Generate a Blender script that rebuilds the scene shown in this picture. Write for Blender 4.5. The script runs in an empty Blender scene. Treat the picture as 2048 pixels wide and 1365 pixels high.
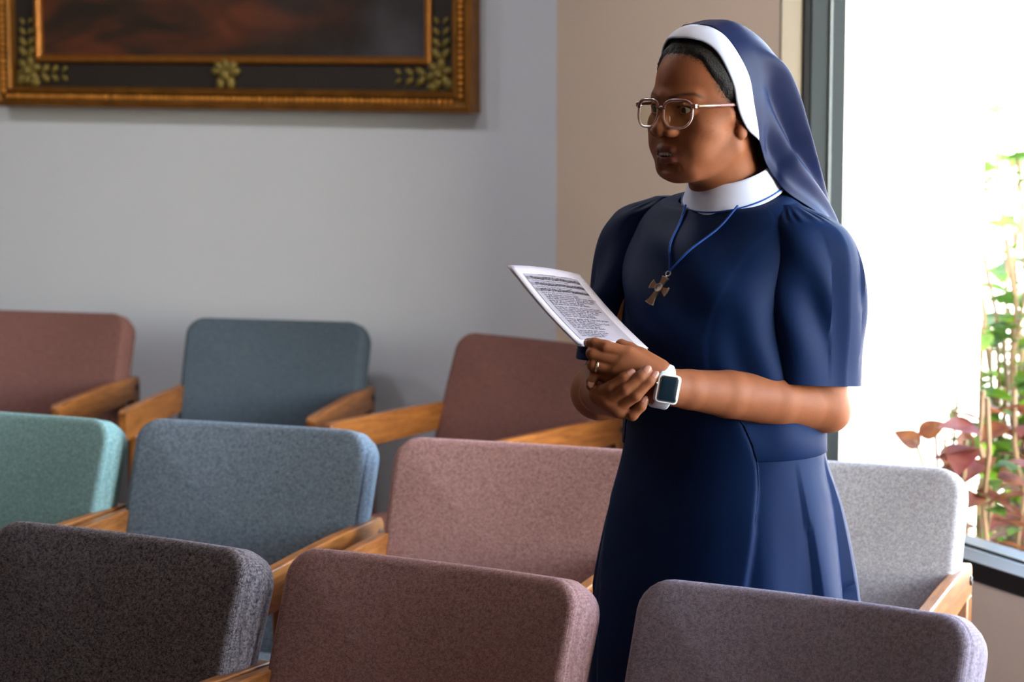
import bpy, bmesh, math, random
import numpy as np
from mathutils import Vector, Matrix

random.seed(7)
rng = np.random.default_rng(7)
SC = bpy.context.scene
COL = SC.collection

# ------------------------------------------------------------------ camera
FPX = 5000.0
PITCH = math.atan(631.0 / FPX)
EYE = np.array([0.0, 0.0, 1.62])
cam_data = bpy.data.cameras.new('camera')
cam_data.sensor_width = 36.0
cam_data.sensor_fit = 'HORIZONTAL'
cam_data.lens = 36.0 * FPX / 2048.0
cam_data.clip_start = 0.1
cam_data.clip_end = 200.0
cam_data.dof.use_dof = True
cam_data.dof.focus_distance = 3.62
cam_data.dof.aperture_fstop = 5.6
cam = bpy.data.objects.new('camera', cam_data)
COL.objects.link(cam)
cam.location = EYE
cam.rotation_euler = (math.pi / 2 - PITCH, 0, 0)
SC.camera = cam

# ------------------------------------------------------------------ view, world, sun, added fill lamps
SC.view_settings.view_transform = 'Standard'
SC.view_settings.look = 'None'
SC.view_settings.gamma = 1.0
SC.view_settings.use_curve_mapping = False
SC.view_settings.exposure = 1.3
SC.cycles.use_denoising = True
SC.cycles.max_bounces = 10
SC.cycles.diffuse_bounces = 6
SC.cycles.transparent_max_bounces = 16
SC.cycles.sample_clamp_indirect = 8.0
SC.cycles.caustics_reflective = False
SC.cycles.caustics_refractive = False

world = bpy.data.worlds.new('world')
SC.world = world
world.use_nodes = True
wn = world.node_tree
wn.nodes.clear()
w_out = wn.nodes.new('ShaderNodeOutputWorld')
w_bg = wn.nodes.new('ShaderNodeBackground')
w_sky = wn.nodes.new('ShaderNodeTexSky')
w_sky.sky_type = 'NISHITA'
w_sky.sun_disc = False
SUN_VEC = Vector((0.34, -0.83, 0.75)).normalized()
w_sky.sun_elevation = math.asin(SUN_VEC.z)
w_sky.sun_rotation = math.atan2(SUN_VEC.x, SUN_VEC.y)
w_sky.air_density = 1.0
w_sky.dust_density = 3.0
w_bg.inputs['Strength'].default_value = 2.3
wn.links.new(w_sky.outputs[0], w_bg.inputs['Color'])
wn.links.new(w_bg.outputs[0], w_out.inputs['Surface'])

sun_data = bpy.data.lights.new('sun', 'SUN')
sun_data.energy = 5.0
sun_data.angle = math.radians(0.6)
sun_data.color = (1.0, 0.96, 0.90)
sun = bpy.data.objects.new('sun', sun_data)
COL.objects.link(sun)
sun.rotation_euler = SUN_VEC.to_track_quat('Z', 'Y').to_euler()
sun.location = (8, -6, 9)

FILL_POWER = 3.6
FILL_COLOR = (1.0, 0.97, 0.94)

# ------------------------------------------------------------------ helpers
def cray(x, y):
    F = np.array([0, math.cos(PITCH), -math.sin(PITCH)])
    U = np.array([0, math.sin(PITCH), math.cos(PITCH)])
    return F + np.array([1.0, 0, 0]) * (x - 1024) / FPX + U * (682.5 - y) / FPX

def at_z(x, y, z):
    d = cray(x, y)
    return EYE + d * (z - EYE[2]) / d[2]

def at_d(x, y, Y):
    d = cray(x, y)
    return EYE + d * (Y / d[1])

def on_plane(x, y, p0, n):
    d = cray(x, y)
    return EYE + d * (np.dot(np.asarray(p0) - EYE, n) / np.dot(d, n))

def tag(o, label=None, cat=None, group=None, kind=None):
    if label: o['label'] = label
    if cat: o['category'] = cat
    if group: o['group'] = group
    if kind: o['kind'] = kind
    return o

def empty(name, loc=(0, 0, 0), rz=0.0):
    o = bpy.data.objects.new(name, None)
    o.empty_display_size = 0.1
    COL.objects.link(o)
    o.location = loc
    o.rotation_euler = (0, 0, rz)
    return o

def add_mesh(name, verts, faces, mat=None, parent=None, smooth=True, sub=0, sharp=None):
    me = bpy.data.meshes.new(name)
    verts = np.asarray(verts, dtype=np.float64)
    me.from_pydata([tuple(v) for v in verts], [], [tuple(int(i) for i in f) for f in faces])
    me.validate()
    if smooth:
        me.polygons.foreach_set('use_smooth', [True] * len(me.polygons))
        if sharp is not None:
            me.set_sharp_from_angle(angle=math.radians(sharp))
    o = bpy.data.objects.new(name, me)
    COL.objects.link(o)
    if mat: me.materials.append(mat)
    if parent: o.parent = parent
    if sub:
        m = o.modifiers.new('subsurf', 'SUBSURF')
        m.levels = sub
        m.render_levels = sub
    return o

class MB:
    """collects shapes into one mesh"""
    def __init__(self):
        self.v = []; self.f = []
    def add(self, verts, faces):
        b = len(self.v)
        self.v.extend([tuple(map(float, p)) for p in verts])
        self.f.extend([tuple(int(i) + b for i in f) for f in faces])
        return self
    def box(self, lo, hi, M=None):
        x0, y0, z0 = lo; x1, y1, z1 = hi
        v = [(x0,y0,z0),(x1,y0,z0),(x1,y1,z0),(x0,y1,z0),(x0,y0,z1),(x1,y0,z1),(x1,y1,z1),(x0,y1,z1)]
        if M is not None: v = [tuple(M @ Vector(p)) for p in v]
        return self.add(v, [(0,3,2,1),(4,5,6,7),(0,1,5,4),(1,2,6,5),(2,3,7,6),(3,0,4,7)])
    def loft(self, rings, closed=True, cap0=False, cap1=False):
        n = len(rings[0]); b = len(self.v)
        for r in rings: self.v.extend([tuple(map(float, p)) for p in r])
        m = n if closed else n - 1
        for i in range(len(rings) - 1):
            for j in range(m):
                k = (j + 1) % n
                self.f.append((b + i*n + j, b + i*n + k, b + (i+1)*n + k, b + (i+1)*n + j))
        if cap0: self.f.append(tuple(b + j for j in reversed(range(n))))
        if cap1: self.f.append(tuple(b + (len(rings)-1)*n + j for j in range(n)))
        return self
    def tube(self, pts, r, n=10, caps=True):
        pts = [np.asarray(p, float) for p in pts]
        rr = r if hasattr(r, '__len__') else [r] * len(pts)
        rings = []; up = None
        for i, p in enumerate(pts):
            t = pts[min(i+1, len(pts)-1)] - pts[max(i-1, 0)]
            t = t / (np.linalg.norm(t) + 1e-12)
            if up is None:
                up = np.array([0, 0, 1.0]) if abs(t[2]) < 0.9 else np.array([1.0, 0, 0])
            s = np.cross(t, up); s /= np.linalg.norm(s) + 1e-12
            up = np.cross(s, t)
            rings.append([p + rr[i] * (math.cos(a) * s + math.sin(a) * up) for a in np.linspace(0, 2*math.pi, n, endpoint=False)])
        return self.loft(rings, True, caps, caps)
    def ball(self, c, r, M=None, nu=12, nv=8):
        r = r if hasattr(r, '__len__') else (r, r, r)
        vs = []; fs = []
        for i in range(1, nv):
            t = math.pi * i / nv
            for j in range(nu):
                a = 2 * math.pi * j / nu
                p = Vector((r[0]*math.sin(t)*math.cos(a), r[1]*math.sin(t)*math.sin(a), r[2]*math.cos(t)))
                if M is not None: p = M @ p
                vs.append((c[0]+p[0], c[1]+p[1], c[2]+p[2]))
        for s in (1, -1):
            p = Vector((0, 0, s * r[2]))
            if M is not None: p = M @ p
            vs.append((c[0]+p[0], c[1]+p[1], c[2]+p[2]))
        T = len(vs) - 2; B = len(vs) - 1
        for i in range(nv - 2):
            for j in range(nu):
                k = (j+1) % nu
                fs.append((i*nu+j, (i+1)*nu+j, (i+1)*nu+k, i*nu+k))
        for j in range(nu):
            k = (j+1) % nu
            fs.append((T, j, k)); fs.append((B, (nv-2)*nu+k, (nv-2)*nu+j))
        return self.add(vs, fs)
    def build(self, name, mat=None, parent=None, smooth=True, sub=0, bevel=0.0, seg=2, sharp=None):
        o = add_mesh(name, self.v, self.f, mat, parent, smooth, sub, sharp)
        if bevel:
            m = o.modifiers.new('bevel', 'BEVEL'); m.width = bevel; m.segments = seg; m.limit_method = 'ANGLE'
            m.harden_normals = False
        return o

def bezier(pts, n):
    """Catmull-Rom through the points"""
    P = [np.asarray(p, float) for p in pts]
    P = [2*P[0]-P[1]] + P + [2*P[-1]-P[-2]]
    out = []
    segs = len(P) - 3
    for q in range(n):
        t = q / (n - 1) * segs
        i = min(int(t), segs - 1); t -= i
        a, b, c, d = P[i:i+4]
        out.append(0.5*((2*b) + (-a+c)*t + (2*a-5*b+4*c-d)*t*t + (-a+3*b-3*c+d)*t**3))
    return out

def interp(x, xs, ys):
    """smooth (monotone cubic-like) interpolation of a table"""
    xs = np.asarray(xs, float); ys = np.asarray(ys, float)
    m = np.gradient(ys, xs)
    x = np.clip(np.asarray(x, float), xs[0], xs[-1])
    i = np.clip(np.searchsorted(xs, x) - 1, 0, len(xs) - 2)
    h = xs[i+1] - xs[i]; t = (x - xs[i]) / h
    return ((2*t**3-3*t**2+1)*ys[i] + (t**3-2*t**2+t)*h*m[i] + (-2*t**3+3*t**2)*ys[i+1] + (t**3-t**2)*h*m[i+1])

# ------------------------------------------------------------------ materials
def srgb(r, g, b):
    f = lambda c: (c/255/12.92) if c/255 <= 0.04045 else ((c/255+0.055)/1.055)**2.4
    return (f(r), f(g), f(b), 1.0)

def new_mat(name):
    m = bpy.data.materials.new(name); m.use_nodes = True
    nt = m.node_tree
    return m, nt, nt.nodes['Principled BSDF']

def plain(name, col, rough=0.5, metal=0.0, spec=0.5, noise=0.0, nscale=20.0, bump=0.0, bscale=200.0, **kw):
    m, nt, p = new_mat(name)
    p.inputs['Base Color'].default_value = col
    p.inputs['Roughness'].default_value = rough
    p.inputs['Metallic'].default_value = metal
    p.inputs['Specular IOR Level'].default_value = spec
    for k, v in kw.items(): p.inputs[k].default_value = v
    tc = nt.nodes.new('ShaderNodeTexCoord')
    if noise:
        n = nt.nodes.new('ShaderNodeTexNoise'); n.inputs['Scale'].default_value = nscale; n.inputs['Detail'].default_value = 5
        r = nt.nodes.new('ShaderNodeMix'); r.data_type = 'RGBA'
        r.inputs[6].default_value = tuple(c*(1-noise) for c in col[:3]) + (1,)
        r.inputs[7].default_value = tuple(min(1, c*(1+noise)) for c in col[:3]) + (1,)
        nt.links.new(tc.outputs['Object'], n.inputs['Vector'])
        nt.links.new(n.outputs['Fac'], r.inputs[0]); nt.links.new(r.outputs[2], p.inputs['Base Color'])
    if bump:
        n = nt.nodes.new('ShaderNodeTexNoise'); n.inputs['Scale'].default_value = bscale; n.inputs['Detail'].default_value = 4
        b = nt.nodes.new('ShaderNodeBump'); b.inputs['Strength'].default_value = bump; b.inputs['Distance'].default_value = 0.002
        nt.links.new(tc.outputs['Object'], n.inputs['Vector'])
        nt.links.new(n.outputs['Fac'], b.inputs['Height']); nt.links.new(b.outputs[0], p.inputs['Normal'])
    return m

def upholstery(name, c_dark, c_light, pitch=0.0019, contrast=1.0):
    """plain-weave heather wool: every stitch has its own tone, dark gaps between the yarns, matte sheen"""
    m, nt, p = new_mat(name)
    N = nt.nodes; L = nt.links
    def math_(op, x, y=None, z=None):
        n = N.new('ShaderNodeMath'); n.operation = op
        for k, v in enumerate((x, y, z)):
            if v is None: continue
            if isinstance(v, (int, float)): n.inputs[k].default_value = v
            else: L.new(v, n.inputs[k])
        return n.outputs[0]
    tc = N.new('ShaderNodeTexCoord')
    nd = N.new('ShaderNodeTexNoise'); nd.inputs['Scale'].default_value = 60; nd.inputs['Detail'].default_value = 2
    L.new(tc.outputs['Object'], nd.inputs['Vector'])
    ad = N.new('ShaderNodeVectorMath'); ad.operation = 'MULTIPLY_ADD'; ad.inputs[1].default_value = (0.003, 0.003, 0.003)
    L.new(nd.outputs['Color'], ad.inputs[0]); L.new(tc.outputs['Object'], ad.inputs[2])
    sc = N.new('ShaderNodeVectorMath'); sc.operation = 'MULTIPLY'; sc.inputs[1].default_value = (0.72/pitch, 0.8/pitch, 1.0/pitch)
    L.new(ad.outputs[0], sc.inputs[0])
    fl = N.new('ShaderNodeVectorMath'); fl.operation = 'FLOOR'; L.new(sc.outputs[0], fl.inputs[0])
    wn_ = N.new('ShaderNodeTexWhiteNoise'); wn_.noise_dimensions = '3D'; L.new(fl.outputs[0], wn_.inputs['Vector'])
    n2 = N.new('ShaderNodeTexNoise'); n2.inputs['Scale'].default_value = 160; n2.inputs['Detail'].default_value = 3
    L.new(tc.outputs['Object'], n2.inputs['Vector'])
    sx = N.new('ShaderNodeSeparateXYZ'); L.new(sc.outputs[0], sx.inputs[0])
    gx_ = math_('ABSOLUTE', math_('SINE', math_('MULTIPLY', sx.outputs[0], math.pi)))
    gz_ = math_('ABSOLUTE', math_('SINE', math_('MULTIPLY', math_('ADD', sx.outputs[2], sx.outputs[1]), math.pi)))
    gap = math_('POWER', math_('MULTIPLY', math_('MULTIPLY_ADD', gx_, 0.55, 0.45), math_('MULTIPLY_ADD', gz_, 0.7, 0.3)), 0.6)
    tone_ = math_('MULTIPLY_ADD', wn_.outputs['Value'], 0.38, math_('MULTIPLY', n2.outputs['Fac'], 0.62))
    val = math_('MULTIPLY', tone_, gap)
    cr = N.new('ShaderNodeValToRGB')
    cr.color_ramp.elements[0].position = 0.12; cr.color_ramp.elements[0].color = c_dark
    cr.color_ramp.elements[1].position = 0.66; cr.color_ramp.elements[1].color = c_light
    L.new(val, cr.inputs[0]); L.new(cr.outputs[0], p.inputs['Base Color'])
    bp = N.new('ShaderNodeBump'); bp.inputs['Strength'].default_value = 0.6*contrast; bp.inputs['Distance'].default_value = 0.0012
    L.new(val, bp.inputs['Height']); L.new(bp.outputs[0], p.inputs['Normal'])
    p.inputs['Roughness'].default_value = 0.92
    p.inputs['Specular IOR Level'].default_value = 0.15
    p.inputs['Sheen Weight'].default_value = 0.3
    p.inputs['Sheen Roughness'].default_value = 0.45
    p.inputs['Sheen Tint'].default_value = c_light
    return m

def oak(name, c1, c2, axis_scale=(30, 3, 30)):
    m, nt, p = new_mat(name)
    N = nt.nodes; L = nt.links
    tc = N.new('ShaderNodeTexCoord')
    mp = N.new('ShaderNodeMapping'); mp.inputs['Scale'].default_value = axis_scale
    L.new(tc.outputs['Object'], mp.inputs['Vector'])
    n = N.new('ShaderNodeTexNoise'); n.inputs['Scale'].default_value = 3.0; n.inputs['Detail'].default_value = 6; n.inputs['Distortion'].default_value = 0.6
    L.new(mp.outputs[0], n.inputs['Vector'])
    n2 = N.new('ShaderNodeTexNoise'); n2.inputs['Scale'].default_value = 14.0; n2.inputs['Detail'].default_value = 3
    L.new(mp.outputs[0], n2.inputs['Vector'])
    mx = N.new('ShaderNodeMath'); mx.operation = 'MULTIPLY_ADD'; mx.inputs[1].default_value = 0.35
    L.new(n2.outputs['Fac'], mx.inputs[0]); 
    m2 = N.new('ShaderNodeMath'); m2.operation = 'MULTIPLY'; m2.inputs[1].default_value = 0.65
    L.new(n.outputs['Fac'], m2.inputs[0]); L.new(m2.outputs[0], mx.inputs[2])
    cr = N.new('ShaderNodeValToRGB')
    cr.color_ramp.elements[0].position = 0.35; cr.color_ramp.elements[0].color = c1
    cr.color_ramp.elements[1].position = 0.62; cr.color_ramp.elements[1].color = c2
    L.new(mx.outputs[0], cr.inputs[0]); L.new(cr.outputs[0], p.inputs['Base Color'])
    b = N.new('ShaderNodeBump'); b.inputs['Strength'].default_value = 0.15; b.inputs['Distance'].default_value = 0.001
    L.new(mx.outputs[0], b.inputs['Height']); L.new(b.outputs[0], p.inputs['Normal'])
    p.inputs['Roughness'].default_value = 0.38
    p.inputs['Coat Weight'].default_value = 0.25
    p.inputs['Coat Roughness'].default_value = 0.25
    return m

M_WALL = plain('white_plaster', srgb(208, 216, 230), 0.9, noise=0.02, nscale=6, bump=0.12, bscale=260)
M_TAUPE = plain('taupe_plaster', srgb(224, 206, 190), 0.9, noise=0.02, nscale=6, bump=0.12, bscale=260)
M_PANELLING = plain('brown_wall_paint', srgb(128, 112, 100), 0.9, noise=0.03, nscale=5)
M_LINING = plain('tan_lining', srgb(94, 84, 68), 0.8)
M_FLOOR = plain('brown_carpet', srgb(88, 76, 74), 0.95, noise=0.25, nscale=300, bump=0.6, bscale=900)
M_CEIL = plain('ceiling_wood', srgb(168, 152, 136), 0.9, noise=0.02, nscale=4)
M_STUCCO = plain('white_stucco', srgb(232, 226, 214), 0.95, noise=0.04, nscale=30, bump=0.5, bscale=160)
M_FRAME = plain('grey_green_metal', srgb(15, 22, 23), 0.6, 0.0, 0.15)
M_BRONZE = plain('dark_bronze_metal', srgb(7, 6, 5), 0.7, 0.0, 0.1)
M_BLACK = plain('black_metal', srgb(20, 19, 20), 0.55)
M_SILL = plain('pale_sill_metal', srgb(84, 90, 92), 0.45, 0.2)
M_GROUND = plain('pale_gravel', srgb(190, 184, 174), 0.95, noise=0.25, nscale=60, bump=0.6, bscale=120)
M_OAK = oak('honey_oak', srgb(100, 55, 20), srgb(158, 100, 46))

# ------------------------------------------------------------------ the setting
A_ROW = math.radians(-25.0)
CORNER = np.array([0.115, 6.47, 0.0])
D_BACK = np.array([-math.cos(A_ROW), -math.sin(A_ROW), 0.0])      # along the back wall, away from the corner
N_BACK = np.array([-D_BACK[1], D_BACK[0], 0.0]);                   # into the room
if N_BACK[1] > 0: N_BACK = -N_BACK
A_WIN = math.radians(25.4)
D_WIN = np.array([math.sin(A_WIN), -math.cos(A_WIN), 0.0])         # along the window wall, towards the camera
N_WIN = np.array([math.cos(A_WIN), math.sin(A_WIN), 0.0])          # outwards
CEIL = 2.75

def wall_slab(mb, p, d, n, t0, t1, z0, z1, th):
    """slab from p+d*t0 to p+d*t1, thickness th along n"""
    q = [p + d*t0, p + d*t1, p + d*t1 + n*th, p + d*t0 + n*th]
    v = [(a[0], a[1], z0) for a in q] + [(a[0], a[1], z1) for a in q]
    mb.add(v, [(0,3,2,1),(4,5,6,7),(0,1,5,4),(1,2,6,5),(2,3,7,6),(3,0,4,7)])

mb = MB(); wall_slab(mb, CORNER, D_BACK, -N_BACK, -0.02, 5.2, 0, CEIL, 0.15)
tag(mb.build('wall_back', M_WALL, smooth=False), 'pale plaster wall behind the last row of chairs', kind='structure')
T_J0, T_J1 = 1.098, 5.4           # window opening along the window wall
Z_SILL, Z_HEAD = 0.545, 2.45
TH = 0.16
mb = MB()
wall_slab(mb, CORNER, D_WIN, N_WIN, 0.0, T_J0, 0, CEIL, TH)
wall_slab(mb, CORNER, D_WIN, N_WIN, T_J0, T_J1, 0, Z_SILL, TH)
wall_slab(mb, CORNER, D_WIN, N_WIN, T_J0, T_J1, Z_HEAD, CEIL, TH)
wall_slab(mb, CORNER, D_WIN, N_WIN, T_J1, 8.6, 0, CEIL, TH)
tag(mb.build('wall_right', M_TAUPE, smooth=False), 'pale plaster wall holding the tall window', kind='structure')
END_R = CORNER + D_WIN*8.6
END_L = CORNER + D_BACK*5.2
mb = MB()
LEFT2 = np.array([END_L[0] - 0.4, -2.6, 0]); RIGHT2 = np.array([END_R[0], -2.6, 0])
def wall_pts(name, a, b, lab):
    d = b - a; ln = np.linalg.norm(d); d = d/ln
    n = np.array([d[1], -d[0], 0])
    mid = (a+b)/2; ctr = np.array([-0.8, 2.5, 0])
    if np.dot(n, ctr-mid) > 0: n = -n
    m = MB(); wall_slab(m, a, d, n, 0, ln, 0, CEIL, 0.15)
    tag(m.build(name, M_PANELLING, smooth=False), lab, kind='structure')
wall_pts('wall_left', END_L, LEFT2, 'brown wall at the far side of the room')
wall_pts('wall_front', LEFT2, RIGHT2, 'brown wall behind the camera')
wall_pts('wall_corner', RIGHT2, END_R, 'short brown wall beside the window wall')
poly = [CORNER, END_L, LEFT2, RIGHT2, END_R]
def slab_poly(name, z0, z1, mat, lab):
    n = len(poly); v = [(p[0], p[1], z0) for p in poly] + [(p[0], p[1], z1) for p in poly]
    f = [tuple(range(n)), tuple(reversed(range(n, 2*n)))] + [(i, i+n, (i+1) % n + n, (i+1) % n) for i in range(n)]
    o = add_mesh(name, v, f, mat, smooth=False)
    bm = bmesh.new(); bm.from_mesh(o.data); bmesh.ops.recalc_face_normals(bm, faces=bm.faces); bm.to_mesh(o.data); bm.free()
    return tag(o, lab, kind='structure')
slab_poly('floor', -0.1, 0.0, M_FLOOR, 'brown carpet floor under the chairs')
slab_poly('ceiling', CEIL, CEIL+0.1, M_CEIL, 'plain brown wood ceiling')
mb = MB(); wall_slab(mb, CORNER, D_BACK, N_BACK, 0.02, 5.1, 0, 0.09, 0.012)
tag(mb.build('baseboard_back', M_WALL, smooth=False), 'low baseboard along the back wall', kind='structure')
mb = MB(); wall_slab(mb, CORNER, D_WIN, -N_WIN, 0.02, 8.5, 0, 0.09, 0.012)
tag(mb.build('baseboard_right', M_WALL, smooth=False), 'low baseboard along the window wall', kind='structure')

# ---- window: frame members, sill bars, glass
win = empty('window_1', tuple(CORNER + D_WIN*T_J0)); tag(win, 'tall window in grey green metal frame with black bottom bar', kind='structure')
def wbar(name, mat, t0, t1, z0, z1, n0, n1, bevel=0.002):
    o0 = CORNER + D_WIN*T_J0
    m = MB()
    q = [D_WIN*(t0-T_J0) + N_WIN*n0, D_WIN*(t1-T_J0) + N_WIN*n0, D_WIN*(t1-T_J0) + N_WIN*n1, D_WIN*(t0-T_J0) + N_WIN*n1]
    v = [(a[0], a[1], z0) for a in q] + [(a[0], a[1], z1) for a in q]
    m.add(v, [(0,3,2,1),(4,5,6,7),(0,1,5,4),(1,2,6,5),(2,3,7,6),(3,0,4,7)])
    return m.build(name, mat, win, smooth=False, bevel=bevel)
FR = 0.045
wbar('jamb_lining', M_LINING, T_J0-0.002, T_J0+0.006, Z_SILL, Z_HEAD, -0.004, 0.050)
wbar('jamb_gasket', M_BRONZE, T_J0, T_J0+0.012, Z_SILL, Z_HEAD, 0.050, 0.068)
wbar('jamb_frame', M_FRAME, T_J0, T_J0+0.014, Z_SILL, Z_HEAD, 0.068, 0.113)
wbar('jamb_strip', M_SILL, T_J0, T_J0+0.020, Z_SILL, Z_HEAD, 0.113, 0.119)
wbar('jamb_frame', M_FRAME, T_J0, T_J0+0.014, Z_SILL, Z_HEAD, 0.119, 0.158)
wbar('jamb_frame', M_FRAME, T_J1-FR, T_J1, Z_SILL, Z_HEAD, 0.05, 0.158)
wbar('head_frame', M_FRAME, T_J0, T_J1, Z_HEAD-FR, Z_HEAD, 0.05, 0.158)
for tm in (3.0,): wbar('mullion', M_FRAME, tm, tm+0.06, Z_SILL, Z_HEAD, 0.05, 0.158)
wbar('bottom_bar', M_BLACK, T_J0, T_J1, Z_SILL-0.005, Z_SILL+0.034, -0.004, 0.062)
wbar('sill_strip', M_SILL, T_J0, T_J1, Z_SILL, Z_SILL+0.022, 0.062, 0.105)
wbar('sill_lip', M_BLACK, T_J0, T_J1, Z_SILL+0.0, Z_SILL+0.027, 0.105, 0.110)
wbar('sill_strip', M_SILL, T_J0, T_J1, Z_SILL, Z_SILL+0.026, 0.110, 0.165)
mg, nt, p = new_mat('window_glass')
nt.nodes.remove(p)
t_ = nt.nodes.new('ShaderNodeBsdfTransparent'); t_.inputs[0].default_value = (0.95, 0.97, 0.96, 1)
g_ = nt.nodes.new('ShaderNodeBsdfGlossy'); g_.inputs['Roughness'].default_value = 0.0
x_ = nt.nodes.new('ShaderNodeMixShader'); x_.inputs[0].default_value = 0.06
nt.links.new(t_.outputs[0], x_.inputs[1]); nt.links.new(g_.outputs[0], x_.inputs[2])
nt.links.new(x_.outputs[0], nt.nodes['Material Output'].inputs['Surface'])
wbar('pane', mg, T_J0+0.004, 3.0, Z_SILL+0.02, Z_HEAD-0.03, 0.114, 0.118, 0)
wbar('pane', mg, 3.06, T_J1-0.02, Z_SILL+0.02, Z_HEAD-0.03, 0.114, 0.118, 0)
# soft daylight sampling through the opening
pd = bpy.data.lights.new('window_portal', 'AREA'); pd.shape = 'RECTANGLE'
pd.size = T_J1 - T_J0; pd.size_y = Z_HEAD - Z_SILL
pd.cycles.is_portal = True
po = bpy.data.objects.new('window_portal', pd); COL.objects.link(po)
pc = CORNER + D_WIN*(T_J0+T_J1)/2 + N_WIN*0.19
po.location = (pc[0], pc[1], (Z_SILL+Z_HEAD)/2)
po.rotation_euler = Vector((N_WIN[0], N_WIN[1], 0)).to_track_quat('Z', 'Y').to_euler()

mb = MB(); wall_slab(mb, CORNER + N_WIN*(TH+0.002), D_WIN, N_WIN, -1.5, 9.0, 2.62, 2.80, 0.95)  # unseen slab added over the window to hold back high sky light
tag(mb.build('shading_overhang', M_STUCCO, smooth=False), 'deep overhang added above the window outside to cut sky light', kind='structure')

# ---- outside: wing wall of stucco, ground, planting bed kerb, far wall with eave
WING = CORNER + D_WIN*(T_J0-0.02)
mb = MB()
q0 = WING + N_WIN*(TH+0.003); 
wall_slab(mb, q0, N_WIN, -D_WIN, 0.0, 0.40, -0.1, 3.4, 0.5)
tag(mb.build('wall_outside', M_STUCCO, smooth=False, bevel=0.01), 'sunlit white stucco wing wall outside the window', kind='structure')
gp = [CORNER + N_WIN*TH + D_WIN*(-6), CORNER + N_WIN*TH + D_WIN*12, CORNER + N_WIN*16 + D_WIN*12, CORNER + N_WIN*16 + D_WIN*(-6)]
add_v = [(p[0], p[1], z) for z in (-0.1, 0.0) for p in gp]
tag(add_mesh('ground_outside', add_v, [(0,3,2,1),(4,5,6,7),(0,1,5,4),(1,2,6,5),(2,3,7,6),(3,0,4,7)], M_GROUND, smooth=False), 'pale sunlit ground outside the window', kind='structure')

# ---- fill lamps added to brighten wall and room, fixtures made up (all above the frame)
M_FILLRIM = plain('fill_lamp_rim', srgb(235, 232, 226), 0.4)
me_, nt_, p_ = new_mat('fill_lamp_lens')
p_.inputs['Emission Color'].default_value = FILL_COLOR + (1,); p_.inputs['Emission Strength'].default_value = 3.0
for i, (x, y) in enumerate([(-2.38, 5.70), (-1.27, 5.20), (-0.27, 4.72), (-1.2, 1.4)]):
    r = empty('fill_lamp', (x, y, CEIL-0.012))
    tag(r, 'round added fill lamp in the unseen ceiling, ' + ['nearest the far end of the painting wall', 'above the slate blue chair', 'above the wall corner', 'over the aisle behind the camera'][i], 'lamp', 'added fill lamps')
    MB().loft([[(ra*math.cos(a), ra*math.sin(a), z) for a in np.linspace(0, 2*math.pi, 24, endpoint=False)] for ra, z in ((0.085, 0.012), (0.085, 0.0), (0.068, -0.003), (0.066, 0.010))]).build('rim', M_FILLRIM, r)
    MB().loft([[(ra*math.cos(a), ra*math.sin(a), 0.008) for a in np.linspace(0, 2*math.pi, 24, endpoint=False)] for ra in (0.066, 0.004)], cap1=True).build('lens', me_, r)
    r.scale = (3.0, 3.0, 1.0)
    ld = bpy.data.lights.new('fill_light', 'AREA'); ld.shape = 'DISK'; ld.size = 0.13; ld.energy = FILL_POWER*(1.0 if i < 3 else 0.3); ld.color = FILL_COLOR
    lo = bpy.data.objects.new('fill_light', ld); COL.objects.link(lo); lo.parent = r; lo.location = (0, 0, -0.01)

# ------------------------------------------------------------------ chairs
def rrect(w, h, r, n=7, ns=8):
    """rounded rectangle in x,z; fixed vertex count: n points per corner, ns per side"""
    r = max(min(r, w*0.98, h*0.98), 1e-4)
    pts = []
    cs = [(w-r, h-r, 0), (-(w-r), h-r, 90), (-(w-r), -(h-r), 180), (w-r, -(h-r), 270)]
    for k, (cx, cz, a0) in enumerate(cs):
        for i in range(n):
            a = math.radians(a0 + 90.0*i/(n-1)); pts.append((cx + r*math.cos(a), cz + r*math.sin(a)))
        nx, nz, na = cs[(k+1) % 4]
        a = math.radians(na); e = (nx + r*math.cos(a), nz + r*math.sin(a)); s = pts[-1]
        for i in range(1, ns):
            t = i/ns; pts.append((s[0]+(e[0]-s[0])*t, s[1]+(e[1]-s[1])*t))
    return pts

def cushion(w, h, th, rc, re, crown=0.012, seam=0.004):
    """upholstered slab, half sizes w,h in x,z, front at -y; boxed edge with a welt seam round the front"""
    rings = []
    def ring(e, y):
        rings.append([(x, y, z) for x, z in rrect(w-e, h-e, max(rc-e*0.8, 0.004))])
    t = th/2
    for k in (0.86, 0.6, 0.3):                       # back face from the centre out
        ring(min(w, h)*k, t + crown*0.3*k)
    for a in np.linspace(90, 0, 5):
        ring(re*(1-math.cos(math.radians(a))), t - re + re*math.sin(math.radians(a)))
    ring(-0.003, 0.0)
    rf = re*0.50
    yf = -t + rf
    ring(0.0, yf + 0.010)
    ring(0.0005, yf + 0.003)
    ring(seam, yf - 0.000)                           # seam groove
    ring(0.0012, yf - 0.004)
    for a in (22, 45, 66, 90):
        ring(rf*(1-math.cos(math.radians(a))), yf - rf*math.sin(math.radians(a)))
    for k in (0.3, 0.6, 0.86):
        ring(min(w, h)*k, -t - crown*(1-(1-k)**2))
    return rings

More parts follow.
